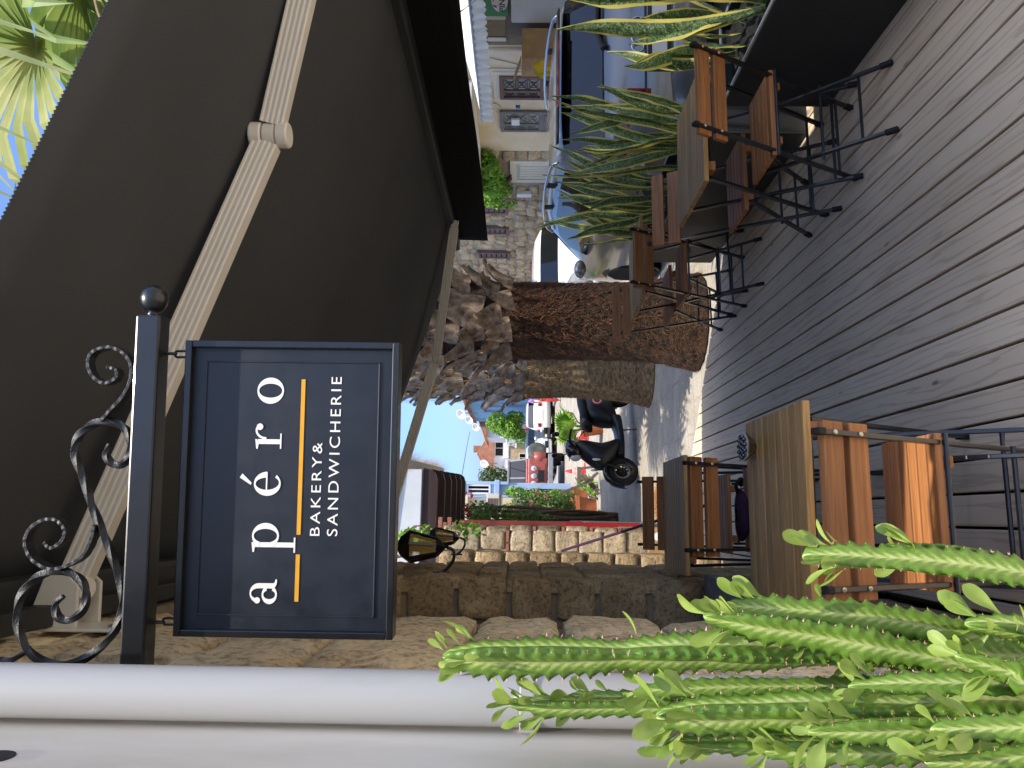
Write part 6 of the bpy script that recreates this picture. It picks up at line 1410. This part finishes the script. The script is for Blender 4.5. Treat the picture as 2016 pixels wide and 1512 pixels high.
t, B = house('beige_house', 'small beige house with sloping parapet and air conditioner on the left', -2.5, 0.5, 21, 25, 2.9, M['cream'], [(-0.2, 0.1, 2.2, 2.7)])
m = MB().prism([(-0.4, 2.9), (0.55, 2.9), (0.5, 3.15), (-0.4, 3.3)], lambda a, b: (a, 20.8, b), (0, 0.3, 0)); o = m.build('parapet', M['cream'], t); o.location = -Vector(B)
t = thing('air_conditioner', 'beige air conditioner unit on the small house above the vines', 'air conditioner', (0.33, 19.0, 2.0))
MB().bb(-0.22, 0.22, -0.15, 0.15, 0.0, 0.30).build('casing', M['winframe'], t, bevel=0.01)
m = MB()
for k2 in range(7): m.bb(-0.19, 0.1, -0.165, -0.151, 0.03+k2*0.037, 0.05+k2*0.037)
m.build('grille', M['shutter'], t)
MB().bb(-0.2, 0.2, 0.151, 1.9, -0.04, 0.0).build('bracket', M['rim'], t)
# satellite dishes
for i, (p, lab, s2) in enumerate((((5.85, 44, 4.92), 'round satellite dish highest above the far roofs', 0.3), ((5.7, 45.5, 4.55), 'satellite dish just below the highest one', 0.25), ((5.4, 46.5, 4.2), 'satellite dish on the roof edge left of the other two', 0.25), ((4.0, 59.0, 4.25), 'large satellite dish on the white house at the street end', 0.36))):
    t = thing('satellite_dish', lab, 'dish', p, 0, 'satellite dishes on the far roofs')
    MB().lathe([(0.001, 0), (s2*0.5, 0.05), (s2*0.8, 0.13), (s2, 0.2)], (0, 0, 0), 20, (-0.5, -0.8, 0.45), cap=False).build('bowl', M['white'], t, smooth=True, solid=0.02)
    MB().tube([(0, 0, 0), (0, 0.1, -0.9)], 0.03, 6).build('mast', M['rim'], t); MB().bar((0, 0, 0), Vector((-0.5, -0.8, 0.45)).normalized()*0.4, 0.02).build('feed_arm', M['rim'], t)
t = thing('power_line', 'thin dark power line crossing the sky between the far houses', 'cable')
MB().tube(catmull([(4.77, 44, 4.48), (3.2, 36, 4.05), (1.15, 26, 3.5)], 8), 0.012, 5).build('wire', M['trim'], t)
# ---------------------------------------------------------------- person far down the street
t = thing('person', 'person in a lilac top and red patterned trousers walking far down the street', 'person', (5.12, 33, GZ), R(160))
def figure(name, J, Ed, mat, sub=1):
    me = bpy.data.meshes.new(name); me.from_pydata([j[0] for j in J], Ed, []); o = link(name, me, t); me.materials.append(mat)
    md = o.modifiers.new('skin', 'SKIN'); sv = me.skin_vertices[0].data if me.skin_vertices else None
    if sv is None:
        bpy.context.view_layer.objects.active = o
    for i, j in enumerate(J): me.skin_vertices[0].data[i].radius = (j[1], j[1]*j[2] if len(j) > 2 else j[1])
    me.skin_vertices[0].data[0].use_root = True
    s_ = o.modifiers.new('sub', 'SUBSURF'); s_.levels = sub; s_.render_levels = sub; return o
M['skin'] = pm('skin', '#8a5a44', '#96644c', 20, 0.6, 0); M['lilac'] = pm('lilac_blouse', '#a87fc4', '#c79ad6', 14, 0.8, 0.2, 0.005); M['trouser'] = pm('red_patterned_trousers', '#b01f2e', '#d8563f', 14, 0.8, 0.2, 0.005); M['hair'] = pm('dark_hair', '#1c120d', '#2a1c14', 30, 0.7, 0.3, 0.005)
J = [((0, 0, 0.92), 0.13, 0.8), ((0, 0, 1.12), 0.12, 0.8), ((0, 0, 1.32), 0.14, 0.7), ((0, 0, 1.43), 0.055), ((0, 0.01, 1.50), 0.06), ((0, 0.02, 1.58), 0.088, 1.05), ((0, 0.015, 1.66), 0.07),
     ((0.17, 0, 1.36), 0.055), ((0.23, 0.02, 1.12), 0.042), ((0.22, 0.12, 0.92), 0.032), ((0.22, 0.17, 0.86), 0.028), ((-0.17, 0, 1.36), 0.055), ((-0.24, -0.04, 1.12), 0.042), ((-0.23, 0.02, 0.9), 0.032), ((-0.23, 0.05, 0.83), 0.028),
     ((0.09, 0, 0.86), 0.085), ((0.10, 0.10, 0.48), 0.06), ((0.10, 0.06, 0.09), 0.042), ((0.10, 0.18, 0.04), 0.035), ((-0.09, 0, 0.86), 0.085), ((-0.10, -0.03, 0.48), 0.06), ((-0.10, -0.20, 0.10), 0.042), ((-0.10, -0.10, 0.04), 0.035)]
figure('body', J, [(0, 1), (1, 2), (2, 3), (3, 4), (4, 5), (5, 6), (2, 7), (7, 8), (8, 9), (9, 10), (2, 11), (11, 12), (12, 13), (13, 14), (0, 15), (15, 16), (16, 17), (17, 18), (0, 19), (19, 20), (20, 21), (21, 22)], M['skin'])
figure('blouse', [((0, 0, 0.90), 0.165, 0.82), ((0, 0, 1.12), 0.145, 0.82), ((0, 0, 1.33), 0.155, 0.72), ((0, 0, 1.41), 0.07), ((0.18, 0, 1.36), 0.07), ((0.235, 0.02, 1.14), 0.06), ((-0.18, 0, 1.36), 0.07), ((-0.245, -0.04, 1.14), 0.06)], [(0, 1), (1, 2), (2, 3), (2, 4), (4, 5), (2, 6), (6, 7)], M['lilac'])
figure('trousers', [((0, 0, 0.90), 0.15, 0.85), ((0.09, 0, 0.84), 0.105), ((0.10, 0.10, 0.48), 0.085), ((0.10, 0.06, 0.12), 0.075), ((-0.09, 0, 0.84), 0.105), ((-0.10, -0.03, 0.48), 0.085), ((-0.10, -0.20, 0.12), 0.075)], [(0, 1), (1, 2), (2, 3), (0, 4), (4, 5), (5, 6)], M['trouser'])
MB().ball((0, -0.015, 1.63), 0.105, 14, 10, (0.9, 1.0, 0.95)).build('hair', M['hair'], t, smooth=True)
m = MB().ball((0, 0.115, 1.585), 0.018, 8, 6, (0.8, 1, 1.3)); m.build('nose', M['skin'], t, smooth=True)
for s2 in (-1, 1):
    MB().ball((s2*0.032, 0.098, 1.61), 0.011, 8, 6).build('eye', M['dark'], t, smooth=True); MB().ball((s2*0.092, 0.02, 1.59), 0.022, 8, 6, (0.5, 0.8, 1.3)).build('ear', M['skin'], t, smooth=True)
MB().ball((0, 0.10, 1.543), 0.02, 8, 6, (1.3, 0.5, 0.4)).build('mouth', M['trouser'], t, smooth=True)
